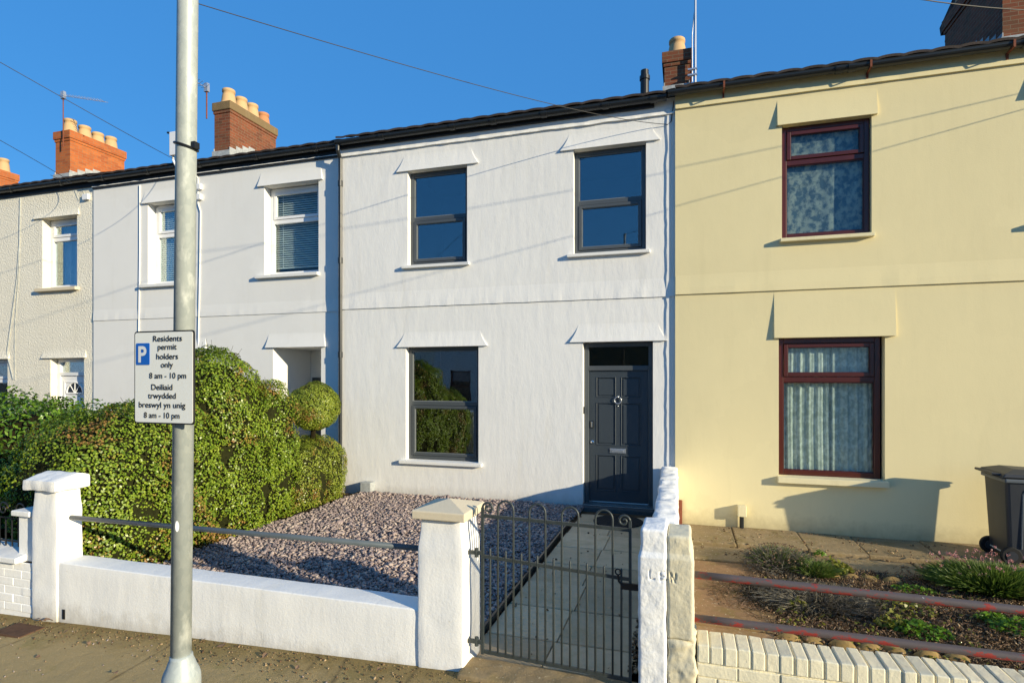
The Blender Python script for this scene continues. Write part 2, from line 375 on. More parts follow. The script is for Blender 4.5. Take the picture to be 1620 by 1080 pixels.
def lumpy_box(name, x0, x1, y0, y1, z0, z1, m, parent, step=.03, amp=.01, scale=9, seed=0, rnd=.02, fn=None, smooth=True, taper=None):
    """a box skinned with a fine grid, its corners rounded and its faces uneven"""
    bm = bmesh.new(); nx, ny, nz = [max(1, int(round(d/step))) for d in (x1-x0, y1-y0, z1-z0)]
    key = {}
    def V(i, j, k):
        if (i, j, k) not in key: key[(i, j, k)] = bm.verts.new((x0+(x1-x0)*i/nx, y0+(y1-y0)*j/ny, z0+(z1-z0)*k/nz))
        return key[(i, j, k)]
    for i in range(nx):
        for j in range(ny):
            bm.faces.new((V(i, j, nz), V(i+1, j, nz), V(i+1, j+1, nz), V(i, j+1, nz)))
            bm.faces.new((V(i, j, 0), V(i, j+1, 0), V(i+1, j+1, 0), V(i+1, j, 0)))
    for i in range(nx):
        for k in range(nz):
            bm.faces.new((V(i, 0, k), V(i+1, 0, k), V(i+1, 0, k+1), V(i, 0, k+1)))
            bm.faces.new((V(i, ny, k), V(i, ny, k+1), V(i+1, ny, k+1), V(i+1, ny, k)))
    for j in range(ny):
        for k in range(nz):
            bm.faces.new((V(0, j, k), V(0, j, k+1), V(0, j+1, k+1), V(0, j+1, k)))
            bm.faces.new((V(nx, j, k), V(nx, j+1, k), V(nx, j+1, k+1), V(nx, j, k+1)))
    lo = Vector((x0, y0, z0)); hi = Vector((x1, y1, z1))
    for v in bm.verts:
        p = v.co.copy()
        q = Vector([min(max(p[a], lo[a]+rnd), hi[a]-rnd) for a in range(3)])
        d = p-q; nrm = d.normalized() if d.length > 1e-9 else Vector((0, 0, 1))
        if d.length > 1e-9: p = q+nrm*rnd
        p += nrm*(fractal(p, scale, seed)*amp)
        if fn: p = fn(p, nrm)
        v.co = p
    bmesh.ops.recalc_face_normals(bm, faces=bm.faces)
    me = bpy.data.meshes.new(name); bm.to_mesh(me); bm.free()
    if smooth: me.polygons.foreach_set('use_smooth', [True]*len(me.polygons)); me.set_sharp_from_angle(angle=R(38))
    return mesh_obj(name, me, m, parent, False, .007 if step >= .03 and smooth else 0)
def dup(o, loc, label=None, parent=None):
    c = o.copy(); COL.objects.link(c); c.location = loc
    if parent is not None: c.parent = parent
    if label: c['label'] = label
    for ch in [x for x in bpy.data.objects if x.parent == o]:
        d = ch.copy(); COL.objects.link(d); d.parent = c
    return c
def facade(x0, x1, z0, z1, yf, yb, holes, xs=(), zs=()):
    """front skin with openings and their reveals"""
    mb = MB()
    X = sorted(set([x0, x1]+[h[0] for h in holes]+[h[1] for h in holes]+list(xs)))
    Z = sorted(set([z0, z1]+[h[2] for h in holes]+[h[3] for h in holes]+list(zs)))
    for i in range(len(X)-1):
        for j in range(len(Z)-1):
            cx, cz = (X[i]+X[i+1])/2, (Z[j]+Z[j+1])/2
            if any(h[0] < cx < h[1] and h[2] < cz < h[3] for h in holes): continue
            mb.quad((X[i], yf, Z[j]), (X[i+1], yf, Z[j]), (X[i+1], yf, Z[j+1]), (X[i], yf, Z[j+1]))
    for h in holes:
        a, b, c, d = h[:4]; yb2 = h[4] if len(h) > 4 else yb
        mb.quad((a, yf, c), (a, yf, d), (a, yb2, d), (a, yb2, c)); mb.quad((b, yf, c), (b, yb2, c), (b, yb2, d), (b, yf, d))
        mb.quad((a, yf, d), (b, yf, d), (b, yb2, d), (a, yb2, d)); mb.quad((a, yf, c), (a, yb2, c), (b, yb2, c), (b, yf, c))
    mb.quad((x0, yf, z0), (x0, yf, z1), (x0, yb+.3, z1), (x0, yb+.3, z0)); mb.quad((x1, yf, z0), (x1, yb+.3, z0), (x1, yb+.3, z1), (x1, yf, z1))
    return mb
def hood(mb, x0, x1, zb, h, proud, yw, fl=.0, n=10, PW=1.9):
    """bell-mouthed render lip over an opening: proud at its lower edge, dying into the wall above"""
    rows = []
    for k in range(n+1):
        t = k/n; p = proud*.72*(1-t)**PW; e = fl*(1-t)**1.5
        rows.append((x0-e, x1+e, -p, zb+h*t))
    for k in range(n):
        a, b = rows[k], rows[k+1]
        mb.quad((a[0], yw+a[2], a[3]), (a[1], yw+a[2], a[3]), (b[1], yw+b[2], b[3]), (b[0], yw+b[2], b[3]))
        mb.quad((a[0]-abs(a[2])*.5, yw+.004, a[3]), (a[0], yw+a[2], a[3]), (b[0], yw+b[2], b[3]), (b[0]-abs(b[2])*.5, yw+.004, b[3]))
        mb.quad((a[1], yw+.01, a[3]), (b[1], yw+.01, b[3]), (b[1], yw+b[2], b[3]), (a[1], yw+a[2], a[3]))
    a = rows[0]
    mb.quad((a[0], yw+.01, zb), (a[1], yw+.01, zb), (a[1], yw-proud*.72, zb), (a[0], yw-proud*.72, zb))
def wavy_lip(mb, x0, x1, zb, h, proud, yw, wob=.006, step=.06, seed=0):
    n = int((x1-x0)/step); prev = None
    for i in range(n+1):
        x = x0+(x1-x0)*i/n; o = wob*noise.noise(Vector((x*3.1+seed, seed, 0))); q = proud*(1+.35*noise.noise(Vector((x*7+seed, 3, 1))))
        col = [(x, yw+.005, zb+o), (x, yw-q, zb+o), (x, yw-q*.75, zb+o+h*.3), (x, yw-q*.25, zb+o+h*.7), (x, yw+.002, zb+o+h)]
        if prev:
            for k in range(4): mb.quad(prev[k], col[k], col[k+1], prev[k+1])
        prev = col

def window(house, x0, x1, z0, z1, y, fm, split, fw=.06, sashes='bottom', glass='glass', room=True, bead=None, label=None):
    """frame (part) with sub-parts: panes, opening sash, glazing bead; split is the height fraction of the transom"""
    fr = MB().frame(x0, x1, z0, z1, y, y+.07, fw)
    zt = z0+(z1-z0)*split; fr.box(x0+fw, x1-fw, y+.002, y+.068, zt-fw*.55, zt+fw*.55)
    o = fr.build('window', fm, house, bevel=.006)
    if label: o['label'] = label
    parts = {'bottom': (z0+fw, zt-fw*.55), 'top': (zt+fw*.55, z1-fw)}
    for k, (a, b) in parts.items():
        i = x0+fw; j = x1-fw; yy = y+.03
        if k in sashes or sashes == 'both':
            sw = fw*.75
            MB().frame(i+.004, j-.004, a+.004, b-.004, y-.014, y+.05, sw).build('sash', fm, o, bevel=.005)
            i += sw; j -= sw; a += sw; b -= sw; yy = y+.012
        if bead: MB().frame(i-.001, j+.001, a-.001, b+.001, yy-.012, yy+.004, .012).build('glazing_bead', bead, o)
        MB().box(i-.004, j+.004, yy+.008, yy+.014, a-.004, b+.004).build('pane', glass, o)
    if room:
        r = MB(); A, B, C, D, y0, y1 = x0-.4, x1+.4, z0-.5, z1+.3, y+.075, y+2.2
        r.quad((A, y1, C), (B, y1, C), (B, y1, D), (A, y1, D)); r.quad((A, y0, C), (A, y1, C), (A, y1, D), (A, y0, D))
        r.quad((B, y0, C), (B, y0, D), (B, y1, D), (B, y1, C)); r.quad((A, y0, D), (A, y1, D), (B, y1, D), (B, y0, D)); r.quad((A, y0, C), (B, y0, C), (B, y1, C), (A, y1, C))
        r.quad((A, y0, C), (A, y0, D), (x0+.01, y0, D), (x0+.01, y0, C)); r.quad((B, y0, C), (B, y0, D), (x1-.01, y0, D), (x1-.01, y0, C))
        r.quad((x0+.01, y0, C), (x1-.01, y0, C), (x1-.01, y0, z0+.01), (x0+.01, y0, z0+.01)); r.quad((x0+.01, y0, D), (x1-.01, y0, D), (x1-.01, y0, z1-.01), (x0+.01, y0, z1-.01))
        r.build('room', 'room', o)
    return o
def sill(house, x0, x1, zt, h, yw, proud, m, back=.1):
    mb = MB(); zf = zt-.012
    mb.hexa([(x0, yw-proud, zt-h), (x1, yw-proud, zt-h), (x1, yw+back, zt-h), (x0, yw+back, zt-h), (x0, yw-proud, zf), (x1, yw-proud, zf), (x1, yw+back, zt), (x0, yw+back, zt)])
    return mb.build('sill', m, house, bevel=.006)
def roof(house, x0, x1, zeave, yeave, pitch, depth, m='tile', seedo=0):
    """interlocking tile roof: rolled courses up to the ridge, plain slope behind"""
    mb = MB(); tp = math.tan(pitch); rows = int(depth/.32); dx = .05; n = int((x1-x0)/dx)
    def prof(x): return .019*abs(math.sin(math.pi*(x)/.30))**.7
    xs = [x0+(x1-x0)*i/n for i in range(n+1)]
    for r in range(rows):
        ya, yb = yeave+r*.32, yeave+(r+1)*.32+.02
        V = []; Fs = []
        for x in xs:
            jit = .010*noise.noise(Vector((math.floor(x/.3)*1.7, r*2.3, seedo)))
            p = prof(x)+jit
            V += [(x, ya+jit, zeave+(ya-yeave)*tp+p+.012), (x, yb, zeave+(yb-yeave)*tp+p-.012), (x, ya+jit, zeave+(ya-yeave)*tp+p-.022)]
        for i in range(n):
            a = i*3; Fs += [(a, a+3, a+4, a+1), (a+2, a+5, a+3, a)]
        mb.add(V, Fs)
    yr = yeave+rows*.32; zr = zeave+rows*.32*tp
    mb.quad((x0, yr, zr), (x1, yr, zr), (x1, 2*yr-yeave, zeave), (x0, 2*yr-yeave, zeave))
    mb.quad((x0, yeave+.05, zeave-.04), (x1, yeave+.05, zeave-.04), (x1, yr, zr-.06), (x0, yr, zr-.06))
    o = mb.build('roof', m, house)
    cp = MB(); k = x0
    while k < x1-.05:
        e = min(k+.44, x1); cp.tube([(k, yr, zr-.02), (e-.012, yr, zr-.02)], .12, 10); k += .45
    cp.build('ridge_tiles', 'potred', o, smooth=True)
    return o
def gutter(house, x0, x1, y, z, r=.062, m='gutter', joints=()):
    mb = MB(); n = 10
    prof = [(y-r*math.cos(math.pi*k/n), z-r*math.sin(math.pi*k/n)*.95) for k in range(n+1)]
    prof = [(prof[0][0]-.004, z+.012)]+prof+[(y+r, z+.012)]
    for a, b in zip(prof, prof[1:]):
        mb.quad((x0, a[0], a[1]), (x1, a[0], a[1]), (x1, b[0], b[1]), (x0, b[0], b[1]))
    for xe in (x0, x1): mb.add([(xe, p[0], p[1]) for p in prof], [tuple(range(len(prof)))])
    for j in joints:
        q = r+.012
        for a in range(n):
            t0, t1 = math.pi*a/n, math.pi*(a+1)/n
            mb.quad((j-.045, y-q*math.cos(t0), z+.004-q*math.sin(t0)), (j+.045, y-q*math.cos(t0), z+.004-q*math.sin(t0)), (j+.045, y-q*math.cos(t1), z+.004-q*math.sin(t1)), (j-.045, y-q*math.cos(t1), z+.004-q*math.sin(t1)))
        for e in (-.045, .045): mb.add([(j+e, y-q*math.cos(math.pi*a/n), z+.004-q*math.sin(math.pi*a/n)) for a in range(n+1)], [tuple(range(n+1))])
    return mb.build('gutter', m, house)
def chimney(house, xc, y0, y1, z0, z1, m, pots, potm='pot', wd=.44, cap=None):
    h = wd/2; mb = MB(); mb.box(xc-h, xc+h, y0, y1, z0, z1-.30)
    mb.box(xc-h-.02, xc+h+.02, y0-.02, y1+.02, z1-.30, z1-.225); 
    if not cap: mb.box(xc-h-.045, xc+h+.045, y0-.045, y1+.045, z1-.225, z1-.0)
    o = mb.build('chimney', m, house, bevel=.006)
    if cap: MB().box(xc-h-.045, xc+h+.045, y0-.045, y1+.045, z1-.225, z1).build('chimney_cap', cap, o, bevel=.02)
    tp = math.tan(R(24)); fl = MB(); k = y0-.02
    def zs(y): return 6.15+(min(y, 8.6-y) if y > 4.3 else y)*tp
    while k < y1:                                   # stepped lead along both cheeks, apron at the front
        for sx in (-1, 1):
            xa, xb = sorted((xc+sx*(h-.01), xc+sx*(h+.006))); fl.box(xa, xb, k, k+.235, zs(k+.1)-.25, zs(k+.12)+.34)
        k += .23
    fl.box(xc-h-.03, xc+h+.03, y0-.05, y0-.002, zs(y0)-.3, zs(y0)+.30)
    fl.build('flashing', 'lead', o)
    for i, (fy, hh, pm) in enumerate(pots):
        y = y0+(y1-y0)*fy; r = .15
        MB().lathe((xc, y, z1-.01), [(.215, 0), (.21, .05), (.185, .10), (.165, hh*.6), (.145, hh-.09), (.165, hh-.08), (.165, hh-.015), (.15, hh), (.12, hh), (.115, hh-.2)], 18).build('chimney_pot', pm, o, smooth=True)
    return o
def rod_bracket(mb, pts, r): mb.tube(pts, r, 6)

# ------------------------------------------------------------------ ground
def zpav(x): return (min(max(x, -13), 5)+1.45)*.0355
def sheet(name, m, xs, ys, zf, kind='structure'):
    V = []; Fs = []
    for y in ys:
        for x in xs: V.append((x, y, zf(x, y)))
    n = len(xs)
    for j in range(len(ys)-1):
        for i in range(n-1): Fs.append((j*n+i, j*n+i+1, (j+1)*n+i+1, (j+1)*n+i))
    return tag(MB().add(V, Fs).build(name, m), kind=kind)
xr = [-60, -30, -13]+[x*.5 for x in range(-24, 11)]+[8, 30, 60]
sheet('ground', 'earth', [-400, -60, -30, 30, 60, 400], [-400, -60, -22, 12, 60, 400], lambda x, y: -1.3)
sheet('road', 'road', xr, [-16, -12, -8.2, -7.62], lambda x, y: zpav(x)-.12+.06*(1-((y+11.8)/4.2)**2))
sheet('pavement', 'tarmac', xr, [-7.5, -7.0, -6.5, -6.0, -5.5, -5.08], lambda x, y: zpav(x)+.008*noise.noise(Vector((x*1.3, y*1.3, 0)))*(1 if -13 < x < 5 else 0)-.012*(-5.1-y))
mb = MB()
for i in range(-24, 12):
    x0, x1 = i*.915, i*.915+.905
    mb.hexa([(x0, -7.63, zpav(x0)-.3), (x1, -7.63, zpav(x1)-.3), (x1, -7.502, zpav(x1)-.3), (x0, -7.502, zpav(x0)-.3), (x0, -7.63, zpav(x0)-.03), (x1, -7.63, zpav(x1)-.03), (x1, -7.502, zpav(x1)-.028), (x0, -7.502, zpav(x0)-.028)])
tag(mb.build('kerb', 'flag', bevel=.01), kind='structure')
sheet('far_pavement', 'tarmac', [-60, -30, 0, 30], [-18, -16], lambda x, y: zpav(x)-.0)
MB().box(-6.5, -.36, -4.86, -.02, -1, -.02).build('garden_soil', 'soil')['kind'] = 'structure'
MB().box(-30, -6.5, -4.95, .10, -1.5, -.22).build('side_garden_soil', 'soil')['kind'] = 'structure'

# path of concrete flags, door to gate
pth = MB(); gaps = .008; y = -4.98; k = 0
while y < -.55:
    d = .60 if k else .5
    for i in range(2):
        xa = -1.50+.02*k*.3; xb = -.36; xm = -.93+.02*((k*37) % 3-1)
        x0, x1 = (xa, xm-gaps) if i == 0 else (xm, xb)
        z = .0+.004*((k*7+i*3) % 3); pth.box(x0, x1, y, min(y+d-gaps, -.42), -.2, z)
    y += d; k += 1
tag(pth.build('path', 'flag', bevel=.006), kind='structure')

# ------------------------------------------------------------------ the white house
XL, XR = -5.83, -.15
H = thing('terraced_house', 'white rendered terraced house with grey window frames and a dark six panel door', 'house', ((XL+XR)/2, 0, 0))
def rect(pl, pr, pt, pb, y=0.0):
    pm = (pl+pr)/2
    return fx(pl, y), fx(pr, y), fz(pm, pb, y), fz(pm, pt, y)
UL = rect(645, 739, 266, 418); UR = rect(907, 1022, 231, 399); LL = rect(642, 757, 548, 730)
DR = rect(922, 1033, 540, 806); DR = (DR[0], DR[1], .05, DR[3])
wall = facade(XL, XR, -.3, 6.12, 0, .13, [UL, UR, LL, DR+(.18,)])
for h, hh, ov in ((UL, .24, .10), (UR, .22, .10), (LL, .22, .06), (DR, .24, .10)):
    hood(wall, h[0]-ov+.03, h[1]+ov-.03, h[3], hh*1.15, .05, 0, .13, 10, 1.3)
zc = (fz(540, 492, 0)+fz(1060, 466, 0))/2
wavy_lip(wall, XL, XR, zc, .30, .018, 0, .004, .06, 3)
zf = fz(950, 196, 0)
wavy_lip(wall, XL+.01, XR-.02, zf, .07, .035, 0, .014, .04, 9)
ow = wall.build('wall', 'white', H)
# ragged painted margin where the render meets the cream house
mb = MB(); n = 60; prev = None
for i in range(n+1):
    z = 5.95*i/n; e = .035*noise.noise(Vector((0, 0, z*2.3)))+.012*noise.noise(Vector((0, 4, z*9)))
    c = [(XR-.14+e, .0-.001, z), (XR-.12+e, -.016, z), (XR-.075+e, -.016, z), (XR-.06+e, .002, z)]
    if prev:
        for q in range(3): mb.quad(prev[q], prev[q+1], c[q+1], c[q])
    prev = c
mb.build('edge_strip', 'white', ow, smooth=True)
zg = fz(740, 197, -.1)
MB().box(XL+.02, XR-.30, -.045, -.002, fz(950, 180, -.05), zg-.035).build('fascia', 'fascia', H)
gutter(H, XL, XR-.12, -.115, zg, .062, 'gutter', [XL+.9, XL+2.2, XL+2.9, -2.1, -1.15, -.45])
roof(H, XL, XR, zg+.065, -.135, R(24), 4.75, seedo=1)
for h in (UL, UR, LL):
    window(H, h[0]+.006, h[1]-.006, h[2]+.012, h[3]-.005, .105, 'grey', .5, .062, 'bottom', 'glass', True, 'greyedge')
sill(H, UL[0]-.09, UL[1]+.05, UL[2]+.012, .06, 0, .065, 'sillwhite')
sill(H, UR[0]-.09, UR[1]+.06, UR[2]+.012, .06, 0, .065, 'sillwhite')
sill(H, LL[0]-.10, LL[1]+.07, LL[2]+.012, .065, 0, .07, 'sillwhite')
# front door
d0, d1, dz0, dz1 = DR[0]+.005, DR[1]-.005, .055, DR[3]-.006
zt = fz(980, 586, .15)
fr = MB().frame(d0, d1, dz0, dz1, .12, .20, .068, .02)
fr.box(d0+.068, d1-.068, .118, .202, zt, zt+.075)
fo = fr.build('door_frame', 'grey', H, bevel=.008)
MB().box(d0+.066, d1-.066, .165, .175, zt+.073, dz1-.066).build('transom_pane', 'darkglass', fo)
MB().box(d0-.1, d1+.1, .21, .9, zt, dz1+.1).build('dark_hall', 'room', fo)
a0, a1, b0, b1 = d0+.072, d1-.072, dz0+.03, zt-.004
dm = MB(); yd = .150; cxs = [a0, a0+.115, (a0+a1)/2-.045, (a0+a1)/2+.045, a1-.115, a1]
H6 = b1-b0; rz = [b0, b0+.17, b0+.17+.27*H6, b0+.27+.30*H6+.0, b0+.755*H6, b0+.80*H6, b1-.10, b1]
holes = []
for (i, j) in ((1, 2), (3, 4)):
    for (a, b) in ((rz[1], rz[2]), (rz[3], rz[4]), (rz[5], rz[6])): holes.append((cxs[i], cxs[j], a, b))
dm = facade(a0, a1, b0, b1, yd, yd+.014, holes)
for (a, b, c, e) in holes:
    q = .028
    dm.box(a+q, b-q, yd+.004, yd+.02, c+q, e-q)
    for u0, u1, v0, v1 in ((a, b, c, c), (a, b, e, e), (a, a, c, e), (b, b, c, e)):
        dm.tube([(u0, yd, v0), (u1, yd, v1)], .009, 6)
    dm.quad((a, yd+.014, c), (b, yd+.014, c), (b, yd+.014, e), (a, yd+.014, e))
door = dm.build('door', 'door', H, bevel=.003)
kx, kz = (a0+a1)/2-.005, fz(980, 633, .14)
mb = MB()
mb.tube([(kx+.052*math.sin(t*math.pi/12), yd-.022, kz+.052*math.cos(t*math.pi/12)) for t in range(25)], .0075, 10, False)
mb.tube([(kx, yd, kz+.052), (kx, yd-.03, kz+.052)], .014, 10); mb.tube([(kx, yd, kz-.088), (kx, yd-.012, kz-.088)], .010, 10)
mb.build('door_knocker', 'steelplate', door, smooth=True)
lz = fz(980, 713, .14); MB().box(kx-.125, kx+.115, yd-.012, yd-.001, lz-.035, lz+.035).box(kx-.10, kx+.09, yd-.017, yd-.011, lz-.018, lz+.018).build('letter_box', 'steelplate', door, bevel=.004)
lkz = fz(942, 671, .14); MB().box(a0+.02, a0+.07, yd-.022, yd-.001, lkz-.055, lkz+.055).build('lock_case', 'black', door, bevel=.006)
MB().box(a0+.032, a0+.058, yd-.030, yd-.0225, lkz-.042, lkz+.042).build('lock_plate', 'chrome', door, bevel=.005)
kz2 = fz(942, 699, .14); MB().lathe((a0+.05, yd-.014, kz2), [(.026, .012), (.026, 0), (.012, -.004)], 16, 1).build('keyhole_plate', 'chrome', door, smooth=False)
MB().box(d0-.10, d1+.13, -.16, .118, -.2, .045).build('door_step', 'step', H, bevel=.012)
MB().box(d0-.02, d1+.02, -.0, .125, .046, .062).build('threshold', 'grey', H, bevel=.004)
bz = fz(927, 649, .02); MB().box(DR[0]-.002, DR[0]+.014, .035, .075, bz-.055, bz+.055).build('door_bell', 'black', H, bevel=.006)
# chimneys on the party walls
PB = [(.13, .44, M['pot']), (.38, .42, M['pot']), (.62, .44, M['pot']), (.87, .38, M['potred'])]
chimney(H, -.18, 3.5, 5.7, 7.0, 8.72, M['brickbrown'], [(.13, .40, M['pot']), (.38, .38, M['pot']), (.62, .38, M['pot']), (.87, .38, M['pot'])], wd=.50)
vx, vy = fx(1020, 1.6), 1.6
mb = MB().lathe((vx, vy, 0), [(.075, 6.5), (.075, fz(1020, 128, vy)), (.09, fz(1020, 127, vy)), (.09, fz(1020, 121, vy)), (.07, fz(1020, 120, vy)), (.07, fz(1020, 112, vy)), (.05, fz(1020, 111, vy))], 16)
mb.build('vent_pipe', 'black', H, smooth=False)
# black downpipe at the left edge of the house
mb = MB(); px = fx(534.5, -.07)
px = XL+.032; mb.tube([(px, -.115, zg-.05), (px, -.115, zg-.14), (px, -.037, zg-.26), (px, -.037, .02)], .033, 12)
for z in (5.4, 4.05, 2.4, .7): mb.lathe((px, -.037, z), [(.033, -.05), (.042, -.05), (.042, .05), (.033, .05)], 12)
mb.build('downpipe', 'gutter', H, smooth=False)
MB().box(-5.33, -5.13, -.16, -.002, .02, .21).build('meter_box', 'lead', H, bevel=.01)

# ------------------------------------------------------------------ the grey-white house with the porch
AL, AR, AY = -11.79, XL, .075
A = thing('terraced_house', 'smooth grey white house with a recessed porch and white framed windows beside the hedge', 'house', ((AL+AR)/2, AY, 0))
a_ur = rect(418, 504, 290, 434, AY); a_ul = rect(234, 306, 318, 449, AY); a_p = rect(432, 508, 549, 760, AY); a_p = (a_p[0], a_p[1], -.1, a_p[3])
a_ll = rect(262, 322, 556, 690, AY)
wall = facade(AL, AR, -.6, 6.14, AY, AY+.20, [a_ur, a_ul, a_p+(AY+1.1,), a_ll])
for h, ov in ((a_ur, .08), (a_ul, .08), (a_p, .10), (a_ll, .08)): hood(wall, h[0]-ov, h[1]+ov*.6, h[3], .26, .06, AY, .05, 10, 1.3)
za = (fz(152, 507, AY)+fz(528, 493, AY))/2
wavy_lip(wall, AL, AR-.01, za, .25, .013, AY, .002, .1, 21)
zfa = fz(340, 272, AY); wavy_lip(wall, AL, AR-.01, zfa, .06, .04, AY, .004, .08, 23)
aw = wall.build('wall', 'white2', A)
zga = fz(340, 256, AY-.1)
MB().box(AL, AR-.02, AY-.03, AY-.002, zga-.18, zga-.03).build('fascia', 'fascia', A)
gutter(A, AL, AR-.01, AY-.105, zga, .066, 'gutter', [AL+.4, AL+1.6, AL+2.9, AL+4.2, AL+5.5])
roof(A, AL, AR, zga+.06, AY-.13, R(24), 4.75, seedo=4)
chimney(A, AL-.04, 3.55, 5.32, 7.0, 9.34, M['brickbrown'], PB, cap='lichen', wd=.52)
for h in (a_ur, a_ul, a_ll):
    window(A, h[0]+.01, h[1]-.01, h[2]+.02, h[3]-.01, AY+.17, 'pvc', .62, .07, 'top', 'glasslow', True)
    sill(A, h[0]-.16, h[1]+.02, h[2]+.02, .07, AY, .075, 'sillwhite', .17)
mb = MB(); y1 = AY+1.1
mb.quad((a_p[0], y1, -.1), (a_p[1], y1, -.1), (a_p[1], y1, a_p[3]), (a_p[0], y1, a_p[3])); mb.build('porch_back', 'white2', A)
do = MB().box(a_p[0]+.08, a_p[1]-.06, y1-.06, y1-.002, -.1, 2.0); do = do.build('door', 'door', A, bevel=.006)
MB().box(a_p[0]+.2, a_p[1]-.18, y1-.07, y1-.062, 1.15, 1.85).build('door_pane', 'darkglass', do)
mb = MB()                                  # cables and little junction boxes clipped to the wall
def cable(mb, pts, y, r=.010): mb.tube([(fx(a, y), y-r, fz(a, b, y)) for a, b in pts], r, 6)
cable(mb, [(222, 293), (222, 400), (221, 480), (220, 560)], AY, .013)
cable(mb, [(309, 270), (314, 283), (314, 322), (318, 335), (317, 420), (315, 520), (314, 580)], AY, .013)
ca = mb.build('clipped_cable', 'whitecable', A)
for py in (297, 313): MB().box(fx(314, AY), fx(321, AY), AY-.07, AY-.002, fz(318, py+4, AY), fz(318, py-5, AY)).build('junction_box', 'pvc', A, bevel=.008)

# ------------------------------------------------------------------ the roughcast house and the one beyond it
BL, BR, BY = -17.62, AL, .10
B = thing('terraced_house', 'cream roughcast house with a white door and fanlight at the far left', 'house', ((BL+BR)/2, BY, 0))
b_u = rect(67, 122, 343, 456, BY); b_d = rect(80, 133, 566, 700, BY); b_d = (b_d[0], b_d[1], -.35, b_d[3]); b_w = rect(-62, 12, 568, 690, BY)
b_u2 = rect(-70, -14, 378, 470, BY)
wall = facade(BL, BR, -.9, 6.14, BY, BY+.20, [b_u, b_d, b_w, b_u2])
for h in (b_u, b_d, b_w, b_u2): hood(wall, h[0]-.22, h[1]+.05, h[3], .20, .06, BY, .02)
wall.build('wall', 'roughcast', B)
zgb = fz(75, 291, BY-.1)
MB().box(BL, BR, BY-.03, BY-.002, zgb-.15, zgb-.03).build('fascia', 'fascia', B)
gutter(B, BL, BR-.01, BY-.105, zgb, .07, 'gutter', [BR-.8, BR-2.3, BR-3.2])
roof(B, BL, BR, zgb+.06, BY-.13, R(24), 4.75, seedo=6)
chimney(B, BL-.07, 3.55, 5.25, 7.0, 9.30, M['brickorange'], [(.13, .44, M['pot']), (.38, .42, M['pot']), (.62, .38, M['pot']), (.87, .42, M['pot'])], wd=.60)
for h in (b_u, b_w, b_u2):
    window(B, h[0]+.01, h[1]-.01, h[2]+.02, h[3]-.01, BY+.17, 'pvc', .72, .075, 'top', 'glasslow', True)
    sill(B, h[0]-.12, h[1]+.06, h[2]+.02, .08, BY, .09, 'stone', .17)
f = MB().frame(b_d[0]+.01, b_d[1]-.01, b_d[2], b_d[3]-.01, BY+.14, BY+.21, .07); zt2 = fz(107, 594, BY+.15)
f.box(b_d[0]+.07, b_d[1]-.07, BY+.139, BY+.209, zt2, zt2+.07); f = f.build('door_frame', 'pvc', B, bevel=.006)
MB().box(b_d[0]+.07, b_d[1]-.07, BY+.19, BY+.20, zt2+.06, b_d[3]-.07).build('transom_pane', 'glass', f)
dd = MB().box(b_d[0]+.075, b_d[1]-.075, BY+.17, BY+.205, b_d[2]+.07, zt2-.003)
xm = (b_d[0]+b_d[1])/2
dd.frame(b_d[0]+.17, b_d[1]-.17, b_d[2]+1.25, zt2-.12, BY+.155, BY+.171, .03)
dd = dd.build('door', 'pvc', B, bevel=.006)
fa = MB(); zfn = fz(107, 622, BY+.15); pts = [(xm+.24*math.cos(t*math.pi/14), BY+.164, zfn+.24*math.sin(t*math.pi/14)) for t in range(15)]
fa.add([(xm, BY+.164, zfn-.02)]+pts, [tuple(range(16))]); fa.build('fanlight', 'darkglass', dd)
mb = MB().tube(pts, .02, 6); mb.tube([pts[0], pts[-1]], .02, 6)
for t in (4, 7, 10): mb.tube([(xm, BY+.162, zfn), pts[t]], .010, 6)
mb.build('fanlight_bars', 'pvc', dd)
mb = MB(); cable(mb, [(33, 313), (32, 380), (28, 440), (20, 500), (12, 560), (22, 600)], BY, .012); cable(mb, [(33, 313), (31, 420), (24, 520), (24, 600)], BY, .008)
cable(mb, [(118, 300), (125, 318), (131, 300), (135, 312)], BY, .006)
mb.build('clipped_cable', 'lead', B)
MB().box(fx(134, BY), fx(143, BY), BY-.06, BY-.002, fz(138, 317, BY), fz(138, 308, BY)).build('junction_box', 'pvc', B, bevel=.006)
C0 = thing('terraced_house', 'furthest house at the left edge with only its orange chimney in view', 'house', (-20.5, .1, 0))
facade(-23.5, BL-.01, -1.2, 6.1, .1, .3, []).build('wall', 'white2', C0)
roof(C0, -23.5, BL-.01, zgb+.06, -.03, R(24), 4.75, seedo=8); gutter(C0, -23.5, BL-.02, 0, zgb, .07)
chimney(C0, -23.45, 3.55, 5.8, 7.0, 9.35, M['brickorange'], [(.13, .5, M['pot']), (.38, .5, M['pot']), (.62, .5, M['pot']), (.87, .5, M['pot'])], wd=.50)

# ------------------------------------------------------------------ the cream house
DL, DRR, DY = XR, 5.5, -.05
D = thing('terraced_house', 'cream rendered house with mahogany brown window frames on the right', 'house', ((DL+DRR)/2, DY, -.12))
d_u = rect(1237, 1379, 191, 374, DY); d_l = rect(1232, 1400, 533, 757, DY)
sh_ = fx(1626, DY)+.06-d_u[0]; d_u2 = (d_u[0]+sh_, d_u[1]+sh_, d_u[2], d_u[3]); d_dr = (3.95+.45, 4.85+.45, -.1, d_l[3])
wall = facade(DL, DRR, -.6, 6.16, DY, DY+.16, [d_u, d_l, d_u2])
def slabhood(mb, x0, x1, zb, zt, proud, yw): hood(mb, x0, x1, zb, zt-zb, proud, yw, 0, 10, 1.1)
slabhood(wall, d_u[0]-.06, d_u[1]+.06, d_u[3], d_u[3]+.36, .062, DY)
slabhood(wall, d_u2[0]-.06, d_u2[1]+.06, d_u2[3], d_u2[3]+.34, .07, DY)
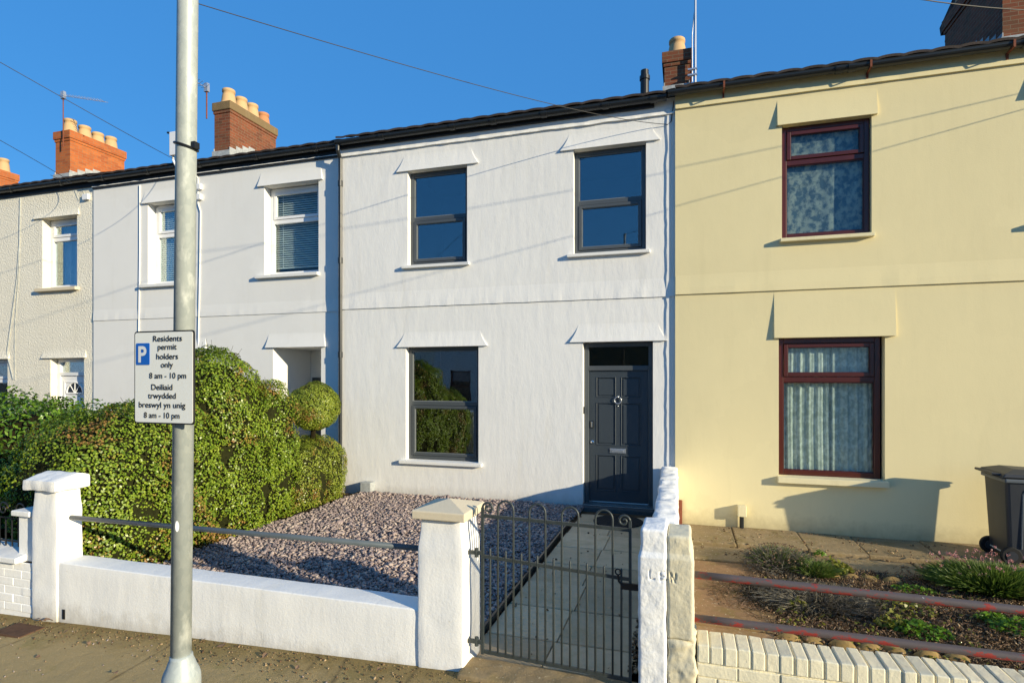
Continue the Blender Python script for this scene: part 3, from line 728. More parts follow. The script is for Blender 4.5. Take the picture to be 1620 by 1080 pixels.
zcd = (fz(1075, 466, DY)+fz(1615, 444, DY))/2
slabhood(wall, d_l[0]-.06, d_l[1]+.12, d_l[3], zcd-.01, .055, DY)
wavy_lip(wall, DL+.004, DRR, zcd, .30, .024, DY, .001, .2, 31)
zfd = fz(1345, 137, DY); wavy_lip(wall, DL+.004, DRR, zfd, .14, .030, DY, .002, .2, 33)
wall.build('wall', 'cream', D)
zgd = fz(1345, 107, DY-.1)
gutter(D, DL-.10, DRR, DY-.12, zgd, .060, 'gutter', [1.95, 2.1, 4.0])
for px in (1145, 1375, 1599):
    mb = MB(); x = fx(px, DY-.1); mb.box(x-.012, x+.012, DY-.19, DY-.002, zgd-.075, zgd-.06); mb.box(x-.012, x+.012, DY-.03, DY-.002, zgd-.14, zgd-.06); mb.box(x-.012, x+.012, DY-.195, DY-.185, zgd-.075, zgd+.02); mb.build('gutter_bracket', 'rust', D)
roof(D, DL, DRR, zgd+.055, DY-.135, R(24), 4.75, seedo=11)
chimney(D, DRR+.03, 3.3, 5.6, 7.0, 9.6, M['brickbrown'], [(.13, .5, M['pot']), (.38, .5, M['pot']), (.62, .5, M['pot']), (.87, .5, M['potred'])], wd=.50)
window(D, d_u[0]+.004, d_u[1]-.006, d_u[2]+.012, d_u[3]-.005, DY+.07, 'brownframe', .68, .065, 'top', 'glasslow', True, 'brownframe')
window(D, d_u2[0]+.004, d_u2[1]-.006, d_u2[2]+.012, d_u2[3]-.005, DY+.07, 'brownframe', .68, .065, 'top', 'glasslow', True, 'brownframe')
window(D, d_l[0]+.004, fx(1392.5, DY+.10), d_l[2]+.012, d_l[3]-.005, DY+.10, 'brownframe', .70, .07, 'top', 'glasslow', True, 'brownframe')
sill(D, d_u[0]-.03, d_u[1]+.02, d_u[2]+.012, .06, DY, .08, 'creamsill'); sill(D, d_u2[0]-.03, d_u2[1]+.02, d_u2[2]+.012, .06, DY, .08, 'creamsill')
sill(D, d_l[0]-.02, d_l[1]+.03, d_l[2]+.012, .09, DY, .08, 'creamsill')
bx0, bx1 = fx(1167, DY-.1), fx(1181, DY-.1)
mbx = MB().box(bx0, bx1, DY-.12, DY-.002, fz(1174, 817, DY-.1), fz(1174, 800, DY-.1)).build('meter_box', 'creamsill', D, bevel=.008)
MB().tube([((bx0+bx1)/2, DY-.05, -.2), ((bx0+bx1)/2, DY-.05, fz(1174, 817, DY-.1))], .03, 10).build('service_pipe', 'gutter', mbx)
x = fx(1077, DY); MB().box(x-.03, x+.02, DY-.05, DY-.002, -.15, .22).build('cable_cover', 'rust', D, bevel=.006)

# taller house behind, hung with dark tiles
T = thing('tall_house', 'dark tile hung upper wall of a taller building above the cream house roof', 'building', (8.5, 6, 0))
TX = 5.75; yA, yB = 4.3, 7.1
def ty(px): # depth on the plane X=TX under a pixel column
    d = ray(px); return CAMY+TX*d[1]/d[0]
yb_ = ty(1496); yk = ty(1515)
zb_ = fz(1496, 45, yb_); zk = fz(1515, 3, yk); zr = zk+(yk-4.6)*(zk-zb_)/(yb_-yk)*.55
MB().add([(TX, 3.6, 6.5), (TX, yb_, 6.5), (TX, yb_, zb_), (TX, yk, zk), (TX, 5.0, zr), (TX, 3.6, zr-.9), (TX+5, 3.6, 6.5), (TX+5, yb_, 6.5), (TX+5, yb_, zb_), (TX+5, yk, zk), (TX+5, 5.0, zr), (TX+5, 3.6, zr-.9)],
         [(0, 1, 2, 3, 4, 5), (6, 7, 8, 9, 10, 11), (0, 6, 11, 5), (1, 7, 8, 2)]).build('wall', 'slatehang', T)
tm = MB(); rows = 60
for r in range(rows):
    z = 6.6+r*.09
    lim = yb_ if z < zb_ else (yb_-(z-zb_)*(yb_-yk)/(zk-zb_) if z < zk else yk-(z-zk)*(yk-5)/(zr-zk+.01))
    y = 3.6+(.08 if r % 2 else 0)
    while y < lim-.05:
        e = min(y+.155, lim); tm.hexa([(TX-.022, y, z), (TX-.002, y, z), (TX-.002, e, z), (TX-.022, e, z), (TX-.010, y, z+.11), (TX-.001, y, z+.11), (TX-.001, e, z+.11), (TX-.010, e, z+.11)]); y += .16
tm.build('hung_tiles', 'slatehang', T)
mb = MB()
for (p, q) in (((yb_, zb_), (yk, zk)), ((yk, zk), (5.0, zr))):
    mb.hexa([(TX-.10, p[0], p[1]-.16), (TX+5.1, p[0], p[1]-.16), (TX+5.1, q[0], q[1]-.16), (TX-.10, q[0], q[1]-.16), (TX-.10, p[0]+.06, p[1]+.05), (TX+5.1, p[0]+.06, p[1]+.05), (TX+5.1, q[0], q[1]+.06), (TX-.10, q[0], q[1]+.06)])
mb.build('roof', 'tile', T)

fw_ = facade(DRR+.003, 10.75, -.6, 6.16, DY+.02, DY+.18, []); fw_.build('front_wall', 'white2', T)
gutter(T, DRR+.01, 10.75, DY-.10, zgd, .060, 'gutter', [7.0, 9.0]); roof(T, DRR+.30, 10.75, zgd+.055, DY-.135, R(24), 4.3, seedo=15)

# ------------------------------------------------------------------ curtains and blinds behind the glass
def pleated(name, x0, x1, z0, z1, y, m, label, cat, freq=16, amp=.02, gather=0, scallop=False):
    n = int((x1-x0)*90); rows = 14; V = []; Fs = []; sd = x0*3.7
    for j in range(rows+1):
        z = z0+(z1-z0)*j/rows
        for i in range(n+1):
            x = x0+(x1-x0)*i/n; ph = freq*x+1.6*noise.noise(Vector((x*2.1, z*.35, sd)))
            yy = y+amp*math.sin(ph)+amp*.6*math.sin(2.3*ph+1.1+z*.3); V.append((x+.01*noise.noise(Vector((x*4, z*1.2, 5+sd))), yy, z))
    for j in range(rows):
        for i in range(n): a = j*(n+1)+i; Fs.append((a, a+1, a+n+2, a+n+1))
    o = MB().add(V, Fs).build(name, m, smooth=True); return tag(o, label, cat)
xm = (d_l[0]+d_l[1])/2
pleated('lace_curtain', d_l[0]-.02, xm+.02, d_l[2]-.03, d_l[3]+.02, DY+.20, 'lace', 'left lace curtain gathered behind the lower brown window of the cream house', 'curtain', 52, .011)
pleated('lace_curtain', xm+.03, d_l[1]+.02, d_l[2]-.03, d_l[3]+.02, DY+.215, 'lace', 'right lace curtain gathered behind the lower brown window of the cream house', 'curtain', 47, .011)
pleated('net_curtain', d_u[0]-.02, d_u[1]+.02, d_u[2]-.03, d_u[3]+.02, DY+.165, 'net', 'flower patterned blue net behind the upper brown window of the cream house', 'curtain', 9, .006)
pleated('window_curtain', b_u[0]+.1, b_u[1]-.1, b_u[2]-.02, b_u[3], BY+.40, 'drape', 'pale blue drape hanging in the upper window of the roughcast house', 'curtain', 30, .03)
def blind(h, label, low=.04):
    t = thing('venetian_blind', label, 'blind', ((h[0]+h[1])/2, AY+.30, h[3]))
    mb = MB(); z = h[3]
    while z > h[2]+low*(h[3]-h[2]):
        mb.hexa([(h[0]+.03, AY+.285, z-.017), (h[1]-.03, AY+.285, z-.017), (h[1]-.03, AY+.315, z+.015), (h[0]+.03, AY+.315, z+.015), (h[0]+.03, AY+.284, z-.0155), (h[1]-.03, AY+.284, z-.0155), (h[1]-.03, AY+.314, z+.017), (h[0]+.03, AY+.314, z+.017)]); z -= .042
    mb.build('slats', 'blindslat', t)
    for x in (h[0]+.2, h[1]-.2): MB().box(x-.004, x+.004, AY+.278, AY+.282, z, h[3]).build('ladder_tape', 'pvc', t)
    MB().box(h[0]+.03, h[1]-.03, AY+.28, AY+.32, z-.02, z+.005).build('bottom_rail', 'blindslat', t)
blind(a_ur, 'grey slatted blind nearly lowered in the window nearest the black downpipe', .12)
blind(a_ul, 'grey slatted blind in the upper window half hidden by the steel post', .02)

# ------------------------------------------------------------------ opposite side of the street (seen mirrored in the lower window)
def opposite(x0, x1, m, label, fm):
    y = -20.5; t = thing('terraced_house', label, 'house', ((x0+x1)/2, y, -.6))
    W = [(x0+.9, x0+2.0, 3.9, 5.5), (x1-2.1, x1-1.0, 3.9, 5.5), (x0+.9, x0+2.2, .6, 2.4), (x1-1.9, x1-.9, -.4, 2.1)]
    mb = facade(-x1, -x0, -1.3, 6.3, 0, .2, [(-b, -a, c, d) for a, b, c, d in W])
    mb.v = [(-p[0], y-p[1], p[2]) for p in mb.v]; mb.build('wall', m, t)
    for k, (a, b, c, d) in enumerate(W):
        f = MB().frame(a, b, c, d, y-.2, y-.12, .08); f.box(a, b, y-.19, y-.13, (c+d)/2-.04, (c+d)/2+.04)
        o = f.build('window' if k < 3 else 'door_frame', fm, t); MB().box(a, b, y-.26, y-.21, c, d).build('pane' if k < 3 else 'door', 'darkglass' if k < 3 else 'rust', o)
    MB().add([(x0, y+.2, 6.25), (x1, y+.2, 6.25), (x1, y-4.5, 8.4), (x0, y-4.5, 8.4), (x1, y-9, 6.25), (x0, y-9, 6.25)], [(0, 1, 2, 3), (3, 2, 4, 5)]).build('roof', 'tile', t)
    MB().box(x0, x1, y+.02, y+.16, 6.1, 6.24).build('gutter', 'gutter', t)
opposite(-26, -19.6, 'white2', 'white terraced house across the street, mirrored in the lower grey window', 'grey')
opposite(-19.6, -13.6, 'roughcast', 'pale roughcast terraced house across the street, mirrored in the lower grey window', 'grey')
opposite(-13.6, -7.6, 'white2', 'bluish white terraced house across the street with a brown door, mirrored in the window', 'brownframe')
opposite(-7.6, -1.6, 'cream', 'cream terraced house across the street behind the camera', 'pvc')

# ------------------------------------------------------------------ scattered geometry in numpy
def basis(nrm):
    a = np.where(np.abs(nrm[:, 2:3]) < .9, np.array([[0, 0, 1.]]), np.array([[1., 0, 0]]))
    t = np.cross(a, nrm); t /= np.linalg.norm(t, axis=1, keepdims=True)
    return t, np.cross(nrm, t)
def leaves(P, N, ln, wd, fold=.25, curl=.2):
    """leaf blades (4-vertex folded rhombs) at P facing N"""
    n = len(P); t, b = basis(N); a = rng.uniform(0, 2*np.pi, n)[:, None]
    d = t*np.cos(a)+b*np.sin(a); s = np.cross(N, d)
    L = (ln*rng.uniform(.65, 1.25, n))[:, None]; W = (wd*rng.uniform(.7, 1.2, n))[:, None]
    v0 = P-d*L*.5; v2 = P+d*L*.5-N*L*curl; m = P+d*L*.02
    v1 = m+s*W*.5+N*W*fold; v3 = m-s*W*.5+N*W*fold
    V = np.stack([v0, v1, v2, v3], 1).reshape(-1, 3)
    return V, np.arange(4*n).reshape(n, 4)
def blob_points(blobs, n, jit=.07, lump=.07, ls=3.0):
    """points on the union of superellipsoids, with outward normals"""
    area = np.array([(b[3]*b[4]+b[4]*b[5]+b[3]*b[5]) for b in blobs]); cnt = (area/area.sum()*n).astype(int)
    PP = []; NN = []
    for b, c in zip(blobs, cnt):
        d = rng.normal(size=(c, 3)); d /= np.linalg.norm(d, axis=1, keepdims=True)
        r = np.array(b[3:6]); p = b[6]
        # spread over the box-like hull rather than the sphere
        d = d/np.max(np.abs(d), axis=1, keepdims=True)**.35
        q = d*r; k = (np.abs(q/r)**p).sum(1)**(-1/p); q = q*k[:, None]
        nn = np.sign(q)*np.abs(q/r)**(p-1)/r; nn /= np.linalg.norm(nn, axis=1, keepdims=True)
        pos = q+np.array(b[:3])
        lm = np.array([noise.fractal(Vector(x)*ls, .8, 2.0, 3) for x in pos])
        pos = pos+nn*(lump*lm-jit*rng.random(c)**2)[:, None]
        keep = np.ones(c, bool)
        for b2 in blobs:
            if b2 is b: continue
            keep &= (np.abs((pos-np.array(b2[:3]))/np.array(b2[3:6]))**b2[6]).sum(1) > .93
        PP.append(pos[keep]); NN.append(nn[keep])
    return np.concatenate(PP), np.concatenate(NN)
def foliage(name, blobs, n, ln, wd, m, parent, clip=None, jit=.07, lump=.07, tilt=.48, zmin=-.05):
    P, N = blob_points(blobs, n, jit, lump)
    k = P[:, 2] > zmin
    if clip is not None: k &= clip(P)
    P, N = P[k], N[k]
    N = N+rng.normal(size=N.shape)*tilt*.6+np.array([0, 0, .25]); N /= np.linalg.norm(N, axis=1, keepdims=True)
    V, Fq = leaves(P, N, ln, wd)
    return np_mesh(name, V, Fq, m, parent)
def core(name, blobs, parent, m='twig', k=.90, clipbox=None):
    bm = bmesh.new()
    for b in blobs:
        r = bmesh.ops.create_icosphere(bm, subdivisions=3, radius=1)
        for v in r['verts']:
            d = v.co.copy(); s = (abs(d.x)**b[6]+abs(d.y)**b[6]+abs(d.z)**b[6])**(-1/b[6])
            q = Vector((d.x*b[3], d.y*b[4], d.z*b[5]))*s*k
            q *= 1+.06*noise.fractal(q*3+Vector(b[:3]), .8, 2, 3)
            v.co = q+Vector(b[:3])
            if clipbox:
                v.co.y = max(v.co.y, clipbox)
            v.co.z = max(v.co.z, -.3)
    me = bpy.data.meshes.new(name); bm.to_mesh(me); bm.free()
    return mesh_obj(name, me, m, parent, True)
def sprays(name, blobs, n, m, parent, ln=.10, clip=None):
    """short woody shoots standing proud of a clipped surface"""
    P, N = blob_points(blobs, n, .02, .05)
    k = (P[:, 2] > .3)
    if clip is not None: k &= clip(P)
    P, N = P[k], N[k]; N = N+rng.normal(size=N.shape)*.35+np.array([0, 0, .6]); N /= np.linalg.norm(N, axis=1, keepdims=True)
    mb = MB()
    for p, q in zip(P, N): mb.tube([p-q*.05, p+q*ln*rng.uniform(.3, 1)], .0022, 3, False)
    return tag(mb.build(name, m, parent), kind='stuff')
def chips(name, P, size, flat, m, kind='stuff', tilt=.45):
    n = len(P); base = np.array([[-1, -.75, -1], [.9, -1, -1], [1.1, .8, -1], [-.8, 1, -1], [-.8, -.6, 1], [.7, -.7, 1], [.8, .7, 1], [-.7, .6, 1]], float)
    Q = np.repeat(base[None], n, 0)+rng.normal(size=(n, 8, 3))*.22
    s = size*np.exp(rng.normal(size=(n, 1))*.35); asp = rng.uniform(.45, .95, (n, 1))
    Q = Q*np.concatenate([s, s*asp, s*flat*rng.uniform(.6, 1.4, (n, 1))], 1)[:, None, :]
    a = rng.uniform(0, 2*np.pi, n); N = rng.normal(size=(n, 3))*tilt; N[:, 2] = 1; N /= np.linalg.norm(N, axis=1, keepdims=True)
    t, b = basis(N); d = t*np.cos(a)[:, None]+b*np.sin(a)[:, None]; e = np.cross(N, d)
    W = Q[:, :, 0:1]*d[:, None]+Q[:, :, 1:2]*e[:, None]+Q[:, :, 2:3]*N[:, None]+P[:, None]
    f = np.array([(4, 5, 6, 7), (0, 1, 5, 4), (1, 2, 6, 5), (2, 3, 7, 6), (3, 0, 4, 7), (0, 3, 2, 1)])
    Fq = (f[None]+np.arange(n)[:, None, None]*8).reshape(-1, 4)
    o = np_mesh(name, W.reshape(-1, 3), Fq, m)
    return tag(o, kind=kind)
def tuft(name, c, rx, ry, h, n, m, parent, wd=.005, lean=.9, zb=-.16, tipz=.0, dome=True):
    """a mound of fine blades rooted in the soil"""
    a = rng.uniform(0, 2*np.pi, n); r = np.sqrt(rng.random(n))
    base = np.stack([c[0]+rx*r*np.cos(a)*.6, c[1]+ry*r*np.sin(a)*.6, np.full(n, zb)], 1)
    tip = np.stack([c[0]+rx*r*np.cos(a)*1.0, c[1]+ry*r*np.sin(a)*1.0, zb+h*(np.sqrt(np.maximum(1-r**2*.85, .05)) if dome else np.ones(n))*rng.uniform(.7, 1.15, n)], 1)
    tip[:, :2] += rng.normal(size=(n, 2))*.05*lean
    mid = (base+tip)/2+np.stack([np.zeros(n), np.zeros(n), h*.12*np.ones(n)], 1)
    d = tip-base; s = np.cross(d, rng.normal(size=(n, 3))); s /= np.linalg.norm(s, axis=1, keepdims=True); s *= wd/2
    V = np.stack([base-s, base+s, mid+s, mid-s, tip+s*.25, tip-s*.25], 1).reshape(-1, 3); i = np.arange(n)[:, None]*6
    Fq = np.concatenate([i+np.array([[0, 1, 2, 3]]), i+np.array([[3, 2, 4, 5]])], 0)
    return np_mesh(name, V, Fq, m, parent), tip

# ------------------------------------------------------------------ slate chippings and their edging
n = 78000
P = np.stack([rng.uniform(-5.32, -1.50, n), rng.uniform(-4.84, -.06, n), np.zeros(n)], 1)
P[:, 2] = .012+.045*rng.random(n)**1.5+.03*np.array([noise.noise(Vector((x*1.4, y*1.4, 0))) for x, y, z in P])
edge = -1.53+.12*np.clip((P[:, 1]+.9)/.9, 0, 1)
P = P[P[:, 0] < edge-.02]
chips('slate_gravel', P, .0145, .32, 'chips')
MB().box(-5.36, -1.52, -4.85, -.01, -.1, .004).build('gravel_bed', 'soil')['kind'] = 'structure'
eb = MB().box(-1.528, -1.506, -4.84, -1.0, -.1, .055)
tag(eb.build('edging_board', 'black', bevel=.003), 'low black edging board between the slate chippings and the path', 'edging')
tag(MB().box(-5.36, -5.335, -4.84, -.1, -.1, .05).build('edging_board', 'twig', bevel=.003), 'low dark edging board between the slate chippings and the hedge', 'edging')

# ------------------------------------------------------------------ white front wall with two pillars
WF, WB = -5.10, -4.86
GW = thing('garden_wall', 'low white rendered front wall between two capped pillars with a grey rail', 'wall', (-3.5, -4.98, 0))
PR0, PR1 = fx(661, WF), fx(734, WF); PL0, PL1 = fx(51, WF), fx(92, WF)
def lowwall(p, nrm):
    if p.z < .2: p.y -= .0
    return p
lowz = fz(376, 926, WF)
lumpy_box('wall', PL1-.02, PR0+.02, WF, WB, -.45, lowz, 'gardenwhite', GW, .06, .004, 3, 3, .018)
def chamf(x0, x1, zt):
    def fn(p, nrm):                                    # shoulders drawn in below the cap
        t = min(max((p.z-(zt-.20))/.14, 0), 1); c = (x0+x1)/2; yc = (WF-.01+WB)/2
        p.x = c+(p.x-c)*(1-.11*t); p.y = yc+(p.y-yc)*(1-.06*t); return p
    return fn
capz = fz(700, 822, WF)
lumpy_box('pillar', PR0, PR1, WF-.012, WB+.09, -.4, capz, 'gardenwhite', GW, .035, .005, 4, 8, .015, chamf(PR0, PR1, capz))
def capstone(x0, x1, y0, y1, z0, h, hp, m):
    mb = MB(); cx, cy = (x0+x1)/2, (y0+y1)/2
    mb.add([(x0, y0, z0), (x1, y0, z0), (x1, y1, z0), (x0, y1, z0), (x0, y0, z0+h), (x1, y0, z0+h), (x1, y1, z0+h), (x0, y1, z0+h), (cx, cy, z0+h+hp)],
           [(0, 3, 2, 1), (0, 1, 5, 4), (1, 2, 6, 5), (2, 3, 7, 6), (3, 0, 4, 7), (4, 5, 8), (5, 6, 8), (6, 7, 8), (7, 4, 8)])
    return mb.build('pillar_cap', m, GW, bevel=.008)
capstone(PR0-.025, PR1+.025, WF-.05, WB+.12, capz+.004, .058, .055, 'stone')
capl = fz(70, 776, WF)
lumpy_box('pillar', PL0, PL1, WF-.012, WB-.02, -.5, capl, 'gardenwhite', GW, .035, .005, 4, 5, .018, chamf(PL0, PL1, capl))
lumpy_box('pillar_cap', PL0-.045, PL1+.035, WF-.055, WB+.02, capl+.003, capl+.10, 'capwhite', GW, .025, .008, 9, 12, .015,
          lambda p, nrm: Vector((p.x, p.y, p.z+(.05*max(0, 1-abs(p.y-(WF+WB)/2-.03)/.18) if p.z > capl+.05 else 0))))
ry = -4.99
MB().tube([(PL1-.02, ry, fz(112, 818, ry)), (PR0+.02, ry, fz(658, 866, ry))], .021, 12).build('rail', 'ironblue', GW, smooth=True)
hx = fx(101, WF)
MB().box(hx-.012, hx+.016, WF-.006, WF+.02, zpav(hx)+.03, zpav(hx)+.115).build('weep_hole', 'black', GW)

# ------------------------------------------------------------------ iron gate
gx0, gx1, gy = fx(763.5, -5.02), fx(997, -5.02), -5.02
zl = [fz(764, p, gy) for p in (1029, 879, 815, 792)]; zr_ = [fz(997, p, gy) for p in (1075, 916, 838, 818)]
GT = thing('garden_gate', 'dark iron garden gate with hooped top bars and curled end scrolls', 'gate', (gx0, gy, .05))
def gz(k, i): return zl[k]+(zr_[k]-zl[k])*i/18
def gxx(i): return gx0+(gx1-gx0)*i/18
mb = MB()
for i in (0, 18):
    x = gxx(i); mb.box(x-.009, x+.009, gy-.009, gy+.009, gz(0, i)-.02, gz(2, i)+.055)
for k in (0, 1, 2):
    a, b = gz(k, 0), gz(k, 18); hh = .011 if k else .013
    mb.hexa([(gx0, gy-.006, a-hh), (gx1, gy-.006, b-hh), (gx1, gy+.006, b-hh), (gx0, gy+.006, a-hh), (gx0, gy-.006, a+hh), (gx1, gy-.006, b+hh), (gx1, gy+.006, b+hh), (gx0, gy+.006, a+hh)])
mb.build('frame', 'iron', GT)
for i in (2, 6, 10, 14):
    x0, x1 = gxx(i), gxx(i+2); zt_ = gz(2, i+1)+.055; r = (x1-x0)/2
    pts = [(x0, gy, gz(0, i)), (x0, gy, zt_)]+[((x0+x1)/2-r*math.cos(t*math.pi/10), gy, zt_+r*1.05*math.sin(t*math.pi/10)) for t in range(1, 10)]+[(x1, gy, zt_), (x1, gy, gz(0, i+2))]
    MB().tube(pts, .0072, 8).build('hoop_bar', 'iron', GT, smooth=True)
for i in range(1, 18, 2):
    x = gxx(i); MB().tube([(x, gy, gz(0, i)), (x, gy, gz(1, i)+.05), (x, gy, gz(1, i)+.062)], [.0072, .0072, .004], 8).build('bar', 'iron', GT, smooth=True)
for i, sgn in ((0, 1), (18, -1)):
    pts = []; x = gxx(i); zc_ = gz(2, i)+.055
    for k in range(30):
        a = math.pi-k*.30; rr = .040*(1-k/36); pts.append((x+sgn*(.040+rr*math.cos(a)), gy, zc_+rr*math.sin(a)))
    MB().tube(pts, .008, 8).build('scroll', 'iron', GT, smooth=True)
lz_ = gz(1, 18)-.045
mb = MB().box(gx1-.055, gx1+.10, gy-.012, gy+.004, lz_-.02, lz_+.022); mb.tube([(gx1-.075, gy-.012, lz_+.075), (gx1-.07, gy-.012, lz_+.03), (gx1-.04, gy-.012, lz_)], .008, 6)
mb.tube([(gx1-.075+.018*math.cos(t*.6), gy-.012, lz_+.09+.018*math.sin(t*.6)) for t in range(11)], .005, 6, False)
mb.build('latch', 'black', GT)
for zz in (zl[1]+.02, zl[0]+.06):
    MB().lathe((gx0-.045, gy, zz), [(.015, -.03), (.015, .03)], 10).box(gx0-.11, gx0-.0, gy-.012, gy+.010, zz-.012, zz+.012).build('hinge', 'iron', GT)
lumpy_box('gate_step', PR1-.02, -.27, WF-.10, WF+.17, -.2, .035, 'oldflag', None, .03, .006, 12, 4, .015)
tag(bpy.data.objects['gate_step'], 'worn concrete threshold on the pavement under the iron gate', 'step')

# ------------------------------------------------------------------ gatepost painted half white, half cream, and the wall behind it
GP = thing('gatepost', 'square gatepost painted white on its left half and old cream on its right', 'gatepost', (-.115, -4.95, 0))
pz = 1.065; seam = -.112
def seg_d(px, pz_, a, b):
    ax, az = a; bx, bz = b; dx, dz = bx-ax, bz-az; t = max(0, min(1, ((px-ax)*dx+(pz_-az)*dz)/(dx*dx+dz*dz+1e-9)))
    return math.hypot(px-ax-t*dx, pz_-az-t*dz)
def LP(x, y): return (fx(980+x*180/694, WF), fz(980+x*180/694, 800+y*180/694, WF))
STR = [((183, 392), (186, 445)), ((186, 445), (212, 442)), ((248, 400), (250, 455)), ((248, 400), (275, 396)), ((249, 428), (270, 426)), ((250, 455), (280, 450)), ((310, 405), (314, 458)), ((312, 408), (338, 465)), ((338, 465), (341, 412))]
STR = [(LP(*a), LP(*b)) for a, b in STR]
def post_fn(p, nrm):
    t = min(max((p.z-(pz-.17))/.06, 0), 1); s = 1-.09*t
    p.x = seam+(p.x-seam)*s
    t2 = min(max((p.z-(pz-.17))/.03, 0), 1); p.y = p.y+(.018*t2 if p.y < -5 else 0)
    if p.y < -5.03:
        d = min(seg_d(p.x, p.z, a, b) for a, b in STR)
        if d < .0075: p.y += .009*(1-d/.0075)
    return p
lumpy_box('white_half', -.283, seam, WF-.012, WF+.33, -.2, pz, 'rubblewhite', GP, .0055, .005, 7, 2, .02, post_fn)
lumpy_box('cream_half', seam+.001, .047, WF-.008, WF+.33, fz(1075, 1012, WF), pz-.03, 'oldcream', GP, .0055, .0035, 9, 6, .02, post_fn)
lumpy_box('rubble_base', seam+.001, .060, WF-.006, WF+.30, -.2, fz(1075, 1012, WF)-.004, 'oldcream', GP, .012, .013, 11, 9, .02)
BW_ = thing('boundary_wall', 'waist high rough white wall between the path and the cream house garden', 'wall', (-.24, -2.4, 0))
def bwall(p, nrm):
    t = (p.y+4.75)/4.7
    p.x += (-.06*t); 
    if p.z > .3: p.z += .03*noise.noise(Vector((0, p.y*2.0, 3)))-.10*(1-t)*.3
    return p
lumpy_box('wall', -.275, -.055, -4.78, DY-.008, -.35, .70, 'rubblewhite', BW_, .035, .022, 6, 14, .03, bwall)

# ------------------------------------------------------------------ hedge, topiary and the neighbour's bush
hb = [(-5.90, -2.78, .95, .72, .64, 1.40, 2.7), (-5.86, -4.02, .70, .66, .86, .98, 3.2), (-5.80, -2.02, .90, .54, .42, 1.06, 3.0),
      (-5.90, -3.40, .75, .68, .62, 1.08, 2.6), (-6.30, -4.30, .70, .42, .5, .72, 2.5), (-5.86, -2.4, .6, .62, .6, .85, 3)]
def hclip(P): return (P[:, 1] > -4.83) & ~((P[:, 0] < PL1+.05) & (P[:, 1] < WB+.06) & (P[:, 2] < capl+.12)) & (P[:, 0] > -7.2)
HG = thing('hedge', 'large clipped privet hedge with a domed hump and browning patches', 'hedge', (-5.9, -3, 0))
foliage('leaves', hb, 150000, .029, .022, 'privet', HG, hclip, .10, .11)
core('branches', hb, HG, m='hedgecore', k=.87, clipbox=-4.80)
sprays('shoots', hb, 700, 'twig', HG, .13, hclip)
tb = [(-5.78, -.92, .46, .46, .62, .60, 3.0), (-5.62, -1.35, .45, .36, .45, .55, 3.0)]
bb = [(-5.70, -.92, 1.545, .385, .375, .385, 2.2)]
TP = thing('topiary', 'clipped ball on a stem above a squared block of foliage by the house wall', 'bush', (-5.7, -.92, 0))
foliage('leaves', tb, 34000, .026, .016, 'box', TP, lambda P: P[:, 1] < -.04, .06, .06)
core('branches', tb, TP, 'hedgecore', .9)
foliage('leaf_ball', bb, 19000, .024, .015, 'box', TP, None, .06, .06)
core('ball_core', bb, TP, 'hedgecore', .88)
MB().tube([(-5.72, -.92, .9), (-5.70, -.92, 1.25)], [.05, .035], 8).build('trunk', 'twig', TP)
nb = [(-8.7, -3.1, .55, 1.0, 1.0, 1.18, 2.3), (-7.6, -2.6, .5, .7, .9, 1.12, 2.3), (-9.6, -2.6, .5, .8, .9, 1.15, 2.3), (-8.2, -4.0, .35, .9, .55, .85, 2.3)]
NB = thing('laurel_bush', 'spreading glossy leaved bush behind the low brick wall at the left edge', 'bush', (-8.5, -3, -.2))
foliage('leaves', nb, 30000, .075, .034, 'laurel', NB, lambda P: P[:, 1] > -4.7, .22, .22, .9, -.25)
core('branches', nb, NB, k=.80)

# ------------------------------------------------------------------ neighbour's low brick wall, post and iron panel at the left edge
zcw = fz(20, 878, -5.12)
NW = thing('brick_wall', 'low white painted brick wall with a coping left of the capped pillar', 'wall', (-7.5, -5, -.2))
def brickrow(mb, x0, x1, y0, y1, z0, rows, bw=.225, bh=.075, g=.006):
    for r in range(rows):
        x = x0-(bw/2 if r % 2 else 0)
        while x < x1-.01:
            a, b = max(x, x0), min(x+bw-g, x1)
            if b-a > .02:
                j = rng.uniform(-.003, .003, 3); mb.box(a, b, y0+j[0], y1, z0+r*bh+g+j[1]*.3, z0+(r+1)*bh)
            x += bw
rows = 6
mb = MB(); brickrow(mb, -10.0, PL0-.004, -5.085, -4.9, zcw-.07-rows*.075, rows); mb.box(-10, PL0-.003, -5.079, -4.905, -.6, zcw-.07)
mb.build('wall', 'gardenwhite', NW, bevel=.005)
px_ = fx(48, -5.08)
MB().hexa([(-10, -5.14, zcw-.07), (px_-.10, -5.14, zcw-.07), (px_-.10, -4.84, zcw-.07), (-10, -4.84, zcw-.07), (-10, -5.14, zcw-.02), (px_-.10, -5.14, zcw-.02), (px_-.10, -4.84, zcw+.03), (-10, -4.84, zcw+.03)]).build('coping', 'capwhite', NW, bevel=.008)
zpt = fz(30, 806, -5.05)
MB().box(px_-.20, px_-.006, -5.05, -4.86, zcw-.07, zpt-.05).build('post', 'gardenwhite', NW, bevel=.01)
MB().box(px_-.24, px_-.006, -5.09, -4.83, zpt-.05, zpt).build('post_cap', 'capwhite', NW, bevel=.01)
IP = thing('iron_railing', 'black iron railing panel with scrolls on the low brick wall at the left edge', 'railing', (-6.3, -4.97, .3))
x1 = px_-.21; zt_ = fz(20, 818, -4.97); mb = MB().box(-7.5, x1, -4.975, -4.965, zt_-.012, zt_).box(-7.5, x1, -4.975, -4.965, zcw+.06, zcw+.075)
mb.build('frame', 'black', IP)
x = x1-.03
while x > -7.5: MB().tube([(x, -4.97, zcw+.02), (x, -4.97, zt_)], .007, 6).build('bar', 'black', IP); x -= .085
